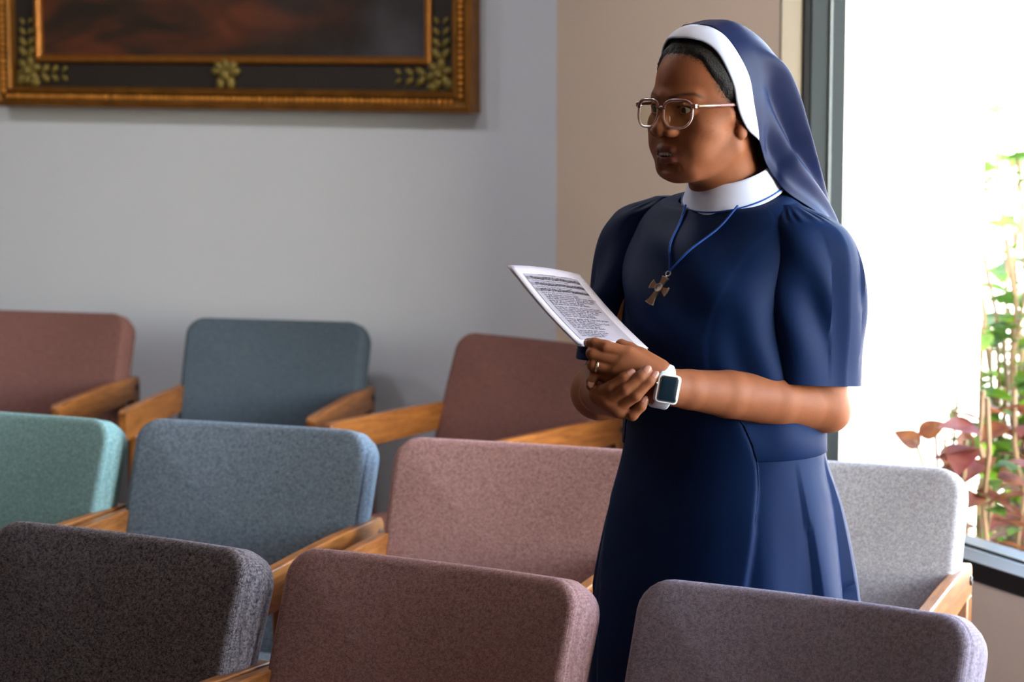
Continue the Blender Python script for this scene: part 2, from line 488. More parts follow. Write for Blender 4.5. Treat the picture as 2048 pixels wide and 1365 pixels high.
def make_chair(fabric, label, group, loc, yaw, wrinkle=False):
    root = empty('armchair', loc, yaw)
    tag(root, label, 'chair', group)
    # back cushion
    rings = cushion(0.248, 0.235, 0.105, 0.048, 0.032)
    tilt = math.radians(20); H2 = 0.235
    def bend(p):
        x, y, z = p
        f = (z + H2)/(2*H2)
        x *= 0.975 + 0.025*min(max(f, 0), 1)
        z += 0.006*(1-(x/0.24)**2)*f                       # slight crown of the top edge
        if wrinkle:                                         # a pinch in the cover by the top edge
            g = math.exp(-((x-0.03+0.02*(z-0.2))/0.006)**2)*math.exp(-((z-0.12)/0.055)**2)
            if y < 0: y -= 0.0035*g
        y -= 0.45*x*x                                       # wraps round the sitter
        y += -0.012*math.sin(math.pi*min(max(f, 0), 1))*0.4
        zz = (z+H2)*math.cos(tilt) - y*math.sin(tilt)
        yy = (z+H2)*math.sin(tilt) + y*math.cos(tilt)
        return (x, yy + 0.15, zz + 0.385)
    m = MB(); m.loft([[bend(p) for p in r] for r in rings], True, True, True)
    back = m.build('back_cushion', fabric, root)
    # seat cushion
    rs = cushion(0.230, 0.213, 0.11, 0.05, 0.034, 0.016)
    m = MB(); m.loft([[(x, z*1.0 - 0.028, 0.385 - y*1.0 - 0.02*((z+0.235)/0.47)) for x, y, z in r][::-1] for r in rs], True, True, True)
    m.build('seat_cushion', fabric, root)
    # side frames
    for s in (-1, 1):
        xo = s*0.2445; hw = 0.0115
        # arm rail: rounded plank, rear corner rounded down into the post
        zt = 0.676; hgt = 0.060; y1 = 0.296; y0 = -0.235
        prof = []
        rr = 0.022
        for a in np.linspace(90, 0, 6): prof.append((y1-rr+rr*math.cos(math.radians(a)), zt-rr+rr*math.sin(math.radians(a))))
        prof += [(y1, zt-hgt), (y0+0.006, zt-hgt-0.024), (y0, zt-hgt-0.018), (y0, zt-0.018)]
        for a in np.linspace(180, 90, 4): prof.append((y0+0.012+0.012*math.cos(math.radians(a)), zt-0.018+0.012*math.sin(math.radians(a))))
        prof += [(y0+0.15, zt-0.002), (y0+0.30, zt+0.001)]
        mm = MB(); mm.loft([[(xo-hw, y, z) for y, z in prof], [(xo+hw, y, z) for y, z in prof]], True, True, True)
        arm = mm.build('armrest', M_OAK, root, smooth=True, bevel=0.006, seg=3, sharp=35)
        # legs
        for (ya, yb) in ((0.254, 0.296), (-0.165, -0.123)):
            mm = MB(); mm.box((xo-hw, ya, 0.0), (xo+hw, yb, zt-hgt+0.002))
            leg = mm.build('leg', M_OAK_V, root, smooth=True, bevel=0.004, sharp=35)
        mm = MB(); mm.box((xo-hw*0.9, -0.123, 0.27), (xo+hw*0.9, 0.254, 0.325)); mm.build('side_rail', M_OAK, root, bevel=0.004, sharp=35)
        for (yb, zb) in ((0.275, 0.645), (0.275, 0.535), (-0.144, 0.30)):
            n = 14; cx = xo + s*hw
            mm = MB()
            mm.loft([[(cx+s*dx, yb+ra*math.cos(a), zb+ra*math.sin(a)) for a in np.linspace(0, 2*math.pi, n, endpoint=False)]
                     for ra, dx in ((0.0085, -0.001), (0.0085, 0.002), (0.007, 0.0035), (0.0038, 0.0035), (0.0034, 0.001))], True, False, True)
            mm.build('bolt', M_BOLT, root)
    mm = MB(); mm.box((-0.236, -0.15, 0.285), (0.236, -0.125, 0.325)); mm.build('cross_rail', M_OAK_X, root, bevel=0.003)
    mm = MB(); mm.box((-0.236, 0.20, 0.285), (0.236, 0.225, 0.325)); mm.build('cross_rail', M_OAK_X, root, bevel=0.003)
    return root

M_OAK_V = oak('honey_oak_upright', srgb(100, 55, 20), srgb(158, 100, 46), (30, 30, 3))
M_OAK_X = oak('honey_oak_cross', srgb(100, 55, 20), srgb(158, 100, 46), (3, 30, 30))
M_BOLT = plain('dark_bolt_steel', srgb(70, 66, 64), 0.35, 0.9)
F_CHAR = upholstery('charcoal_wool', srgb(26, 22, 26), srgb(140, 130, 136), 0.0019, 1.3)
F_MAUVE = upholstery('mauve_wool', srgb(112, 80, 80), srgb(168, 132, 128))
F_PURPLE = upholstery('purple_grey_wool', srgb(98, 88, 98), srgb(150, 138, 150))
F_TEAL = upholstery('teal_wool', srgb(84, 114, 116), srgb(140, 172, 172))
F_BLUE = upholstery('denim_blue_wool', srgb(62, 71, 83), srgb(122, 135, 148))
F_LIGHT = upholstery('light_grey_wool', srgb(126, 126, 134), srgb(186, 186, 192))
F_SLATE = upholstery('slate_wool', srgb(54, 66, 78), srgb(88, 102, 116))
F_ROSE = upholstery('dusty_rose_wool', srgb(94, 62, 60), srgb(132, 96, 92))

ZTOP = 0.822
def chair_at(px, py, yaw_deg, fabric, label, group, **k):
    """px, py: where the middle of the back's top edge shows; the chair stands on the floor below it"""
    p = at_z(px, py, ZTOP)
    a = math.radians(yaw_deg)
    off = 0.292
    loc = (p[0] + math.sin(a)*off, p[1] - math.cos(a)*off, 0.0)
    return make_chair(fabric, label, group, loc, a, **k)
G1, G2, G3 = 'chairs in the front row', 'chairs in the middle row', 'chairs along the back wall'
chair_at(280, 1093, -30.0, F_CHAR, 'charcoal wool armchair with oak arms at the bottom left, before the denim blue chair', G1)
chair_at(899, 1151, -30.0, F_MAUVE, 'mauve wool armchair with a pinched cover crease, between the charcoal and purple grey chairs', G1, wrinkle=True)
chair_at(1634, 1219, -31.0, F_PURPLE, 'purple grey wool armchair in front of the skirt of the woman in the veil', G1)
chair_at(40, 846, -22.0, F_TEAL, 'teal wool armchair cut by the left edge of the picture', G2)
chair_at(526, 869, -20.0, F_BLUE, 'denim blue wool armchair with oak arms behind the charcoal and mauve front chairs', G2)
chair_at(1056, 908, -20.0, F_MAUVE, 'mauve wool armchair partly hidden behind the woman in the veil', G2)
chair_at(1664, 944, -20.0, F_LIGHT, 'light grey wool armchair with bolted oak arm beside the window', G2)
chair_at(102, 639, -14.0, F_ROSE, 'dusty rose armchair against the wall at the left edge, behind the teal chair', G3)
chair_at(564, 656, -13.0, F_SLATE, 'slate blue armchair against the wall below the painting', G3)
chair_at(1092, 697, -41.0, F_ROSE, 'dusty rose armchair turned sideways at the wall corner, behind the sheet music', G3)

# ------------------------------------------------------------------ painting on the back wall
M_GOLD = plain('aged_gilding', srgb(128, 84, 30), 0.42, 0.55, noise=0.5, nscale=22, bump=0.5, bscale=90)
M_GOLD_IN = plain('bright_gilding', srgb(150, 96, 36), 0.4, 0.5, noise=0.35, nscale=40, bump=0.4, bscale=120)
M_BEAD = plain('worn_gold_bead', srgb(206, 140, 58), 0.35, 0.5, noise=0.4, nscale=60)
M_ORN = plain('green_gold_carving', srgb(124, 108, 52), 0.5, 0.35, noise=0.45, nscale=30, bump=0.4, bscale=100)
M_PANEL = plain('black_brown_panel', srgb(34, 27, 23), 0.55, noise=0.3, nscale=14, bump=0.1)
mc, nt, p = new_mat('old_oil_canvas')
N = nt.nodes; L = nt.links
tc = N.new('ShaderNodeTexCoord')
mp = N.new('ShaderNodeMapping'); mp.inputs['Scale'].default_value = (1.6, 1.0, 4.2); mp.inputs['Location'].default_value = (0.35, 0, 0.2)
L.new(tc.outputs['Object'], mp.inputs['Vector'])
n1 = N.new('ShaderNodeTexNoise'); n1.inputs['Scale'].default_value = 2.2; n1.inputs['Detail'].default_value = 6; n1.inputs['Distortion'].default_value = 0.8
L.new(mp.outputs[0], n1.inputs['Vector'])
cr = N.new('ShaderNodeValToRGB')
els = cr.color_ramp.elements
els[0].position = 0.30; els[0].color = srgb(30, 25, 22)
els[1].position = 0.85; els[1].color = srgb(128, 68, 36)
e = els.new(0.46); e.color = srgb(52, 36, 28)
e = els.new(0.58); e.color = srgb(84, 44, 28)
L.new(n1.outputs['Fac'], cr.inputs[0])
sx = N.new('ShaderNodeSeparateXYZ'); L.new(tc.outputs['Object'], sx.inputs[0])
mr = N.new('ShaderNodeMapRange'); mr.inputs['From Min'].default_value = 0.05; mr.inputs['From Max'].default_value = 0.45
L.new(sx.outputs[0], mr.inputs['Value'])
n3 = N.new('ShaderNodeTexNoise'); n3.inputs['Scale'].default_value = 3.5; n3.inputs['Detail'].default_value = 5; L.new(tc.outputs['Object'], n3.inputs['Vector'])
c3 = N.new('ShaderNodeValToRGB'); c3.color_ramp.elements[0].position = 0.42; c3.color_ramp.elements[0].color = srgb(34, 30, 30); c3.color_ramp.elements[1].color = srgb(78, 76, 84); c3.color_ramp.elements[1].position = 0.75
L.new(n3.outputs['Fac'], c3.inputs[0])
mx = N.new('ShaderNodeMix'); mx.data_type = 'RGBA'
L.new(mr.outputs[0], mx.inputs[0]); L.new(cr.outputs[0], mx.inputs[6]); L.new(c3.outputs[0], mx.inputs[7])
L.new(mx.outputs[2], p.inputs['Base Color']); p.inputs['Roughness'].default_value = 0.45

P0 = CORNER + N_BACK*0.045
def uv_of(x, y):
    q = on_plane(x, y, P0, N_BACK) - P0
    return np.dot(q, -D_BACK), q[2]
UL = uv_of(-4, 212)[0]; UR = uv_of(946, 228)[0]
VB = 0.5*(uv_of(470, 220)[1] + uv_of(900, 227)[1])
PW = UR - UL; PH = 1.12
pc = P0 - D_BACK*(UL+UR)/2
pic = empty('framed_painting', (pc[0], pc[1], VB), A_ROW)
tag(pic, 'dark old oil painting in a carved gilt frame on the back wall', 'painting')
# local frame: x right along the wall, -y out of the wall, z up from the bottom edge
def frame_loop(name, e0, prof, mat, parent):
    """moulding: prof = list of (inset, out); mitred loop round the picture"""
    rings = []
    for ins, out in prof:
        e = e0 + ins
        rings.append([(-PW/2+e, -out, e), (PW/2-e, -out, e), (PW/2-e, -out, PH-e), (-PW/2+e, -out, PH-e)])
    m = MB(); m.loft(rings, True); 
    return m.build(name, mat, parent, smooth=False)
B = -0.044
frame_loop('outer_moulding', 0.0, [(0.0, B), (0.0, 0.010), (0.004, 0.016), (0.014, 0.018), (0.018, 0.010), (0.024, 0.007), (0.036, 0.007), (0.041, 0.014), (0.050, 0.016), (0.056, 0.010), (0.058, -0.012), (0.058, B)], M_GOLD, pic)
frame_loop('dark_panel', 0.058, [(0.0, B), (0.0, -0.012), (0.068, -0.016), (0.068, B)], M_PANEL, pic)
frame_loop('inner_moulding', 0.126, [(0.0, B), (0.0, -0.006), (0.005, -0.001), (0.014, -0.001), (0.019, -0.008), (0.021, -0.020), (0.021, B)], M_GOLD_IN, pic)
m = MB(); e = 0.145
m.box((-PW/2+e, 0.020, e), (PW/2-e, 0.030, PH-e)); m.build('canvas', mc, pic, smooth=False)
# bead row on the outer moulding: each bead its own piece
bead_me = None
beads = []
step = 0.0165
for k in range(int((PW-0.08)/step)): beads.append((-PW/2+0.045+k*step, 0.030, 0))
for k in range(26):
    beads.append((PW/2-0.030, 0.045+k*step, 1)); beads.append((-PW/2+0.030, 0.045+k*step, 1))
for (x, z, vert) in beads:
    if bead_me is None:
        o = MB().ball((0, 0, 0), (0.0072, 0.0072, 0.0072), nu=8, nv=6).build('bead', M_BEAD, pic); bead_me = o.data
    else:
        o = bpy.data.objects.new('bead', bead_me); COL.objects.link(o); o.parent = pic
    o.location = (x, -0.0115, z)
    s_ = 0.8 + 0.35*random.random(); o.scale = (s_, s_, s_)
# carved ornaments
def rosette(m, cx, cz, r, y=0.0):
    for k in range(6):
        a = k*math.pi/3 + 0.3
        M = Matrix.Rotation(-a, 3, 'Y')
        m.ball((cx + r*0.62*math.cos(a), y, cz + r*0.62*math.sin(a)), (r*0.46, r*0.26, r*0.32), M, 10, 6)
    m.ball((cx, y-r*0.18, cz), (r*0.36, r*0.36, r*0.36), None, 10, 6)
def leaf_run(m, x0, z0, dx, dz, n, r, y=0.0):
    for k in range(n):
        t = (k+0.6)/n; rr = r*(1-0.5*t)
        for s in (-1, 1):
            a = math.atan2(dz, dx) + s*0.7
            M = Matrix.Rotation(-a, 3, 'Y')
            m.ball((x0+dx*t - dz*0.12*s, y, z0+dz*t + dx*0.12*s), (rr, rr*0.4, rr*0.55), M, 8, 6)
for sx_ in (1, -1):
    m = MB(); cx = sx_*(PW/2-0.102); cz = 0.102
    rosette(m, cx, cz, 0.040, 0.010)
    leaf_run(m, cx - sx_*0.035, cz-0.008, -sx_*0.10, 0.0, 3, 0.021, 0.010)
    leaf_run(m, cx + sx_*0.005, cz+0.035, 0.0, 0.115, 4, 0.021, 0.010)
    m.ball((cx+sx_*0.026, 0.010, cz-0.026), (0.022, 0.012, 0.014), Matrix.Rotation(sx_*0.8, 3, 'Y'))
    m.ball((cx-sx_*0.02, 0.010, cz-0.034), (0.018, 0.011, 0.013))
    m.build('corner_ornament', M_ORN, pic)
m = MB()
for a, r in ((90, 0.034), (45, 0.036), (135, 0.036), (10, 0.034), (170, 0.034)):
    ar = math.radians(a); M = Matrix.Rotation(-ar, 3, 'Y')
    m.ball((0.026*math.cos(ar), 0.010, 0.098+0.026*math.sin(ar)), (0.022, 0.012, 0.013), M)
m.ball((0.016, 0.008, 0.072), (0.013, 0.012, 0.019)); m.ball((-0.016, 0.008, 0.072), (0.013, 0.012, 0.019))
m.ball((0, 0.006, 0.094), (0.016, 0.016, 0.018))
m.build('centre_ornament', M_ORN, pic)

# ================================================================== the woman
ROOT = np.array([0.325, 3.76, 0.0])
woman = empty('person', tuple(ROOT))
tag(woman, 'standing woman in navy short-sleeved dress, navy veil and white headband, hands folded', 'person')
TB = math.radians(40.0)
BF = np.array([-math.sin(TB), -math.cos(TB), 0.0]); BL = np.array([math.cos(TB), -math.sin(TB), 0.0])
def body(l, f, z): return ROOT + BL*l + BF*f + np.array([0, 0, z])
TH_ = math.radians(50.0)
HF = np.array([-math.sin(TH_), -math.cos(TH_), 0.0]); HL = np.array([math.cos(TH_), -math.sin(TH_), 0.0]); HU = np.array([0, 0, 1.0])
HO = at_d(1419, 217, 3.735)
def head(x, y, z): return HO + (HL*x + HF*y + HU*z)*0.01
RH = np.stack([HL, HF, HU], 1)           # columns: local axes in world
HB = 3.53
def hand(cx, cy, dd):                     # places on the folded hands, at real depth HB+dd
    return at_d(1150 + cx/6.5, 650 + cy/6.5, HB + dd)

# ---------------------------------------------------------------- signed-distance modelling
class Prim:
    pass
def cone(a, b, ra, rb):
    p = Prim(); a = np.asarray(a, float); b = np.asarray(b, float)
    p.c = (a+b)/2; p.R = np.linalg.norm(b-a)/2 + max(ra, rb)
    ba = b-a; L2 = float(np.dot(ba, ba)) + 1e-12
    def ev(P):
        q = P - a; t = np.clip(q @ ba / L2, 0, 1)
        return np.linalg.norm(q - t[:, None]*ba, axis=1) - (ra + (rb-ra)*t)
    p.ev = ev; return p
def ell(c, r, M=None):
    p = Prim(); c = np.asarray(c, float); r = np.asarray(r, float)
    p.c = c; p.R = float(r.max())
    def ev(P):
        q = P - c
        if M is not None: q = q @ M
        k0 = np.linalg.norm(q/r, axis=1); k1 = np.linalg.norm(q/(r*r), axis=1)
        return k0*(k0-1)/np.maximum(k1, 1e-9)
    p.ev = ev; return p
def smin(a, b, k):
    h = np.clip(0.5 + 0.5*(b-a)/k, 0, 1)
    return b + (a-b)*h - k*h*(1-h)
def smax(a, b, k): return -smin(-a, -b, k)

def hc(a, b, ra, rb): return cone(head(*a), head(*b), ra*0.01, rb*0.01)
def he(c, r, rot=None):
    M = RH if rot is None else RH @ np.array(rot)
    return ell(head(*c), np.asarray(r, float)*0.01, M)
def rotz(d):
    a = math.radians(d); return Matrix.Rotation(a, 3, 'Z')
def rotx(d):
    a = math.radians(d); return Matrix.Rotation(a, 3, 'X')
def roty(d):
    a = math.radians(d); return Matrix.Rotation(a, 3, 'Y')

def chain(pts, rs):
    return [cone(pts[i], pts[i+1], rs[i], rs[i+1]) for i in range(len(pts)-1)]

# each group: (list of (prim, op, k)), join k)
def G(items, kj): return (items, kj)
HEAD = []
def hu(p, k): HEAD.append((p, 'u', k*0.01))
def hs(p, k): HEAD.append((p, 's', k*0.01))
hu(he((0, -0.4, 3.2), (7.3, 9.3, 8.3)), 0.1)                 # cranium
hu(he((0, 2.6, -1.6), (6.5, 6.4, 7.2)), 1.5)                  # mid face
hu(he((0, 3.0, -6.4), (5.3, 5.4, 4.3)), 1.6)                  # lower face
for s in (1, -1):
    hu(hc((s*5.2, 0.6, -5.4), (s*2.6, 5.9, -8.6), 1.9, 1.8), 1.8)   # jaw
    hu(he((s*4.5, 5.0, -3.0), (2.2, 2.4, 2.3)), 1.6)                  # cheek
    hu(he((s*3.4, 5.9, -5.2), (2.2, 2.3, 2.3)), 1.5)
    hu(hc((s*1.0, 8.5, 1.8), (s*4.0, 7.1, 1.8), 0.6, 0.55), 1.6)      # brow ridge
    hu(hc((s*6.3, 2.5, -0.8), (s*4.6, 6.3, -1.9), 1.0, 0.9), 1.5)     # cheek bone
hu(he((0, 6.6, -9.1), (2.3, 1.8, 1.7)), 1.4)                  # chin
hu(he((0, 6.9, -6.6), (3.0, 2.2, 2.4)), 1.3)                  # mouth mound
for s in (1, -1):
    hs(he((s*3.1, 9.5, -0.1), (1.7, 1.55, 1.15)), 1.1)               # eye socket
    hu(he((s*3.1, 7.05, -0.1), (1.5, 1.38, 1.30)), 0.35)             # lidded eye
    hu(hc((s*1.9, 8.05, 0.62), (s*3.2, 8.42, 0.78), 0.2, 0.24), 0.3) # upper lid
    hu(hc((s*3.2, 8.42, 0.78), (s*4.5, 7.5, 0.45), 0.24, 0.2), 0.3)
    hs(he((s*3.15, 8.35, -0.02), (1.28, 0.75, 0.46)), 0.12)          # opening between the lids
hu(hc((0, 8.5, 0.8), (0, 10.0, -2.5), 0.72, 0.92), 0.9)      # nose bridge
hu(he((0, 10.3, -2.95), (1.15, 1.0, 0.92)), 0.6)
for s in (1, -1):
    hu(he((s*1.5, 9.3, -3.2), (0.95, 1.15, 0.80)), 0.45)          # wings
    hs(he((s*0.75, 9.8, -3.98), (0.42, 0.6, 0.40)), 0.2)           # nostrils
hs(hc((0, 10.0, -4.4), (0, 9.6, -5.0), 0.14, 0.18), 0.4)       # philtrum
# lips
for s in (1, -1):
    hu(hc((0, 9.2, -5.8), (s*1.3, 8.75, -5.92), 0.46, 0.44), 0.55)
    hu(hc((s*1.3, 8.75, -5.92), (s*2.7, 7.5, -6.5), 0.44, 0.2), 0.5)
    hu(hc((0, 8.95, -7.3), (s*1.2, 8.6, -7.22), 0.55, 0.48), 0.6)
    hu(hc((s*1.2, 8.6, -7.22), (s*2.6, 7.45, -6.62), 0.48, 0.18), 0.55)
for s in (1, -1):
    hs(hc((0, 9.4, -6.55), (s*1.35, 8.8, -6.55), 0.27, 0.24), 0.12)   # parted lips
    hs(hc((s*1.35, 8.8, -6.55), (s*2.4, 7.85, -6.57), 0.24, 0.06), 0.12)
hs(hc((0, 8.1, -6.55), (0, 6.8, -6.55), 1.3, 1.0), 0.12)
hs(hc((-1.5, 8.35, -8.5), (1.5, 8.35, -8.5), 0.5, 0.5), 0.9)  # below the lower lip
for s in (1, -1):                                             # ears
    hu(he((s*7.0, -0.6, -0.6), (0.75, 1.8, 3.0), roty(s*8)), 0.5)
    hu(he((s*7.05, 0.2, -3.3), (0.6, 1.0, 1.1)), 0.4)
    hs(he((s*7.6, -0.2, -0.6), (0.5, 0.8, 1.5)), 0.4)
hu(cone(head(0, -2.2, -5.0), body(0, -0.012, 1.30), 0.054, 0.056), 2.0)   # neck

TORSO = [(ell(body(0, 0.0, 1.22), (0.12, 0.085, 0.14), np.stack([BL, BF, HU], 1)), 'u', 0.02),
         (ell(body(0, 0.0, 0.98), (0.12, 0.085, 0.20), np.stack([BL, BF, HU], 1)), 'u', 0.05),
         (cone(body(-0.11, -0.01, 1.285), body(0.11, -0.01, 1.285), 0.038, 0.038), 'u', 0.05)]
for s in (1, -1):
    TORSO += [(cone(body(s*0.085, 0, 0.86), body(s*0.08, 0.01, 0.47), 0.075, 0.05), 'u', 0.04),
              (cone(body(s*0.08, 0.01, 0.47), body(s*0.08, -0.01, 0.09), 0.05, 0.036), 'u', 0.02),
              (cone(body(s*0.08, -0.02, 0.075), body(s*0.085, 0.12, 0.05), 0.034, 0.028), 'u', 0.02)]

# arms
L_SH = body(0.132, -0.01, 1.285); L_EL = at_d(1646, 812, 3.680); L_WR = hand(1135, 800, 0.006)
R_SH = body(-0.132, -0.01, 1.285); R_EL = hand(380, 775, 0.215); R_WR = hand(290, 905, 0.070)
def lerp(a, b, t): return np.asarray(a)*(1-t) + np.asarray(b)*t
LARM = [(cone(L_SH, lerp(L_SH, L_EL, 0.5), 0.038, 0.043), 'u', 0.01), (cone(lerp(L_SH, L_EL, 0.5), L_EL, 0.043, 0.0385), 'u', 0.004),
        (cone(L_EL, lerp(L_EL, L_WR, 0.30), 0.0380, 0.0385), 'u', 0.006),
        (cone(lerp(L_EL, L_WR, 0.30), lerp(L_EL, L_WR, 0.60), 0.0385, 0.0345), 'u', 0.005),
        (cone(lerp(L_EL, L_WR, 0.60), lerp(L_EL, L_WR, 0.84), 0.0345, 0.0285), 'u', 0.005),
        (cone(lerp(L_EL, L_WR, 0.84), L_WR, 0.0285, 0.0262), 'u', 0.005),
        (ell(L_EL + np.array([0.017, 0.004, -0.014]), (0.020, 0.020, 0.020)), 'u', 0.02)]
RARM = [(cone(R_SH, lerp(R_SH, R_EL, 0.5), 0.038, 0.041), 'u', 0.01), (cone(lerp(R_SH, R_EL, 0.5), R_EL, 0.043, 0.037), 'u', 0.01),
        (cone(R_EL, lerp(R_EL, R_WR, 0.70), 0.037, 0.0405), 'u', 0.008), (cone(lerp(R_EL, R_WR, 0.70), R_WR, 0.0405, 0.026), 'u', 0.012)]
# left hand
lh = dict(index=[(690, 385, -0.001), (395, 285, -0.003), (255, 243, 0.002), (175, 236, 0.012)],
          middle=[(600, 480, -0.004), (228, 372, 0.000), (285, 395, 0.022), (390, 425, 0.032)],
          ring=[(515, 585, -0.003), (238, 525, 0.001), (290, 550, 0.023), (390, 575, 0.032)],
          pinky=[(440, 680, 0.006), (262, 640, 0.008), (215, 735, 0.002), (202, 795, -0.002)])
lr = dict(index=[.0112, .0092, .0082, .0072], middle=[.0112, .0092, .0082, .0072], ring=[.0108, .0088, .0080, .0070], pinky=[.0096, .0080, .0074, .0068])
for (w, wr, key) in (((1070, 620, 0.002), .0165, 'index'), ((1075, 700, 0.0), .017, 'middle'), ((1075, 790, 0.0), .017, 'ring'), ((1060, 880, 0.004), .015, 'pinky')):
    LARM.append((cone(hand(*w), hand(*lh[key][0]), wr, lr[key][0]+0.001), 'u', 0.010))
    LARM.append((cone(hand(w[0], w[1], w[2]+0.010), hand(lh[key][0][0], lh[key][0][1], lh[key][0][2]+0.011), wr, lr[key][0]), 'u', 0.010))
LARM.append((cone(hand(1060, 600, 0.012), hand(850, 420, 0.020), .0165, .0135), 'u', 0.012))
LF = [G([(p, 'u', 0.003) for p in chain([hand(*q) for q in lh[k]], lr[k])], 0.0022) for k in lh]
LF.append(G([(p, 'u', 0.003) for p in chain([hand(850, 420, 0.020), hand(715, 320, 0.027), hand(600, 262, 0.030)], [.0125, .0102, .0088])], 0.004))
# right hand
rh = dict(index=[(290, 905, -0.004), (470, 812, -0.022), (640, 692, -0.0275), (733, 628, -0.0255)],
          middle=[(420, 990, -0.014), (655, 838, -0.031), (850, 672, -0.031), (938, 585, -0.027)],
          ring=[(550, 1070, -0.016), (790, 918, -0.031), (965, 735, -0.029), (1038, 655, -0.025)],
          pinky=[(630, 1120, -0.010), (745, 1172, -0.018), (862, 1060, -0.022), (906, 978, -0.020)])
rr_ = dict(index=[.0112, .0093, .0082, .0072], middle=[.0114, .0097, .0086, .0075], ring=[.0112, .0093, .0083, .0072], pinky=[.0104, .0088, .0074, .0064])
for (w, wr, key) in (((250, 850, 0.055), .019, 'index'), ((290, 905, 0.052), .020, 'middle'), ((350, 960, 0.052), .020, 'ring'), ((420, 1000, 0.052), .018, 'pinky')):
    RARM.append((cone(hand(*w), hand(*rh[key][0]), wr, rr_[key][0]+0.001), 'u', 0.012))
RF = [G([(p, 'u', 0.003) for p in chain([hand(*q) for q in rh[k]], [x*0.95 for x in rr_[k]])], 0.0018) for k in rh]
RF.append(G([(p, 'u', 0.003) for p in chain([hand(300, 850, 0.040), hand(420, 790, 0.034), hand(540, 740, 0.032), hand(630, 700, 0.031)], [.015, .012, .0105, .009])], 0.006))
GROUPS = [[G(HEAD, 0)], [G(TORSO, 0)], [G(LARM, 0)] + LF, [G(RARM, 0)] + RF]
JOIN = [0, 0.015, 0.0006, 0.0006]

def eval_groups(P, keep=None):
    out = None
    for gi, gl in enumerate(GROUPS):
        dg = None
        for si, (items, kj) in enumerate(gl):
            d = None
            for pi, (p, op, k) in enumerate(items):
                if keep is not None and (gi, si, pi) not in keep: continue
                if op == 'u':
                    e = p.ev(P); d = e if d is None else smin(d, e, max(k, 1e-5))
                elif d is not None:
                    d = smax(d, -p.ev(P), max(k, 1e-5))
            if d is None: continue
            dg = d if dg is None else smin(dg, d, kj)
        if dg is None: continue
        if out is None: out = dg
        else:
            k = JOIN[gi] if gi else 1e-5
            out = smin(out, dg, max(k, 1e-5))
    return np.full(len(P), 1.0) if out is None else out

def all_prims():
    for gi, gl in enumerate(GROUPS):
        for si, (items, kj) in enumerate(gl):
            for pi, (p, op, k) in enumerate(items):
                yield (gi, si, pi), p, op, max(k, kj, JOIN[gi])

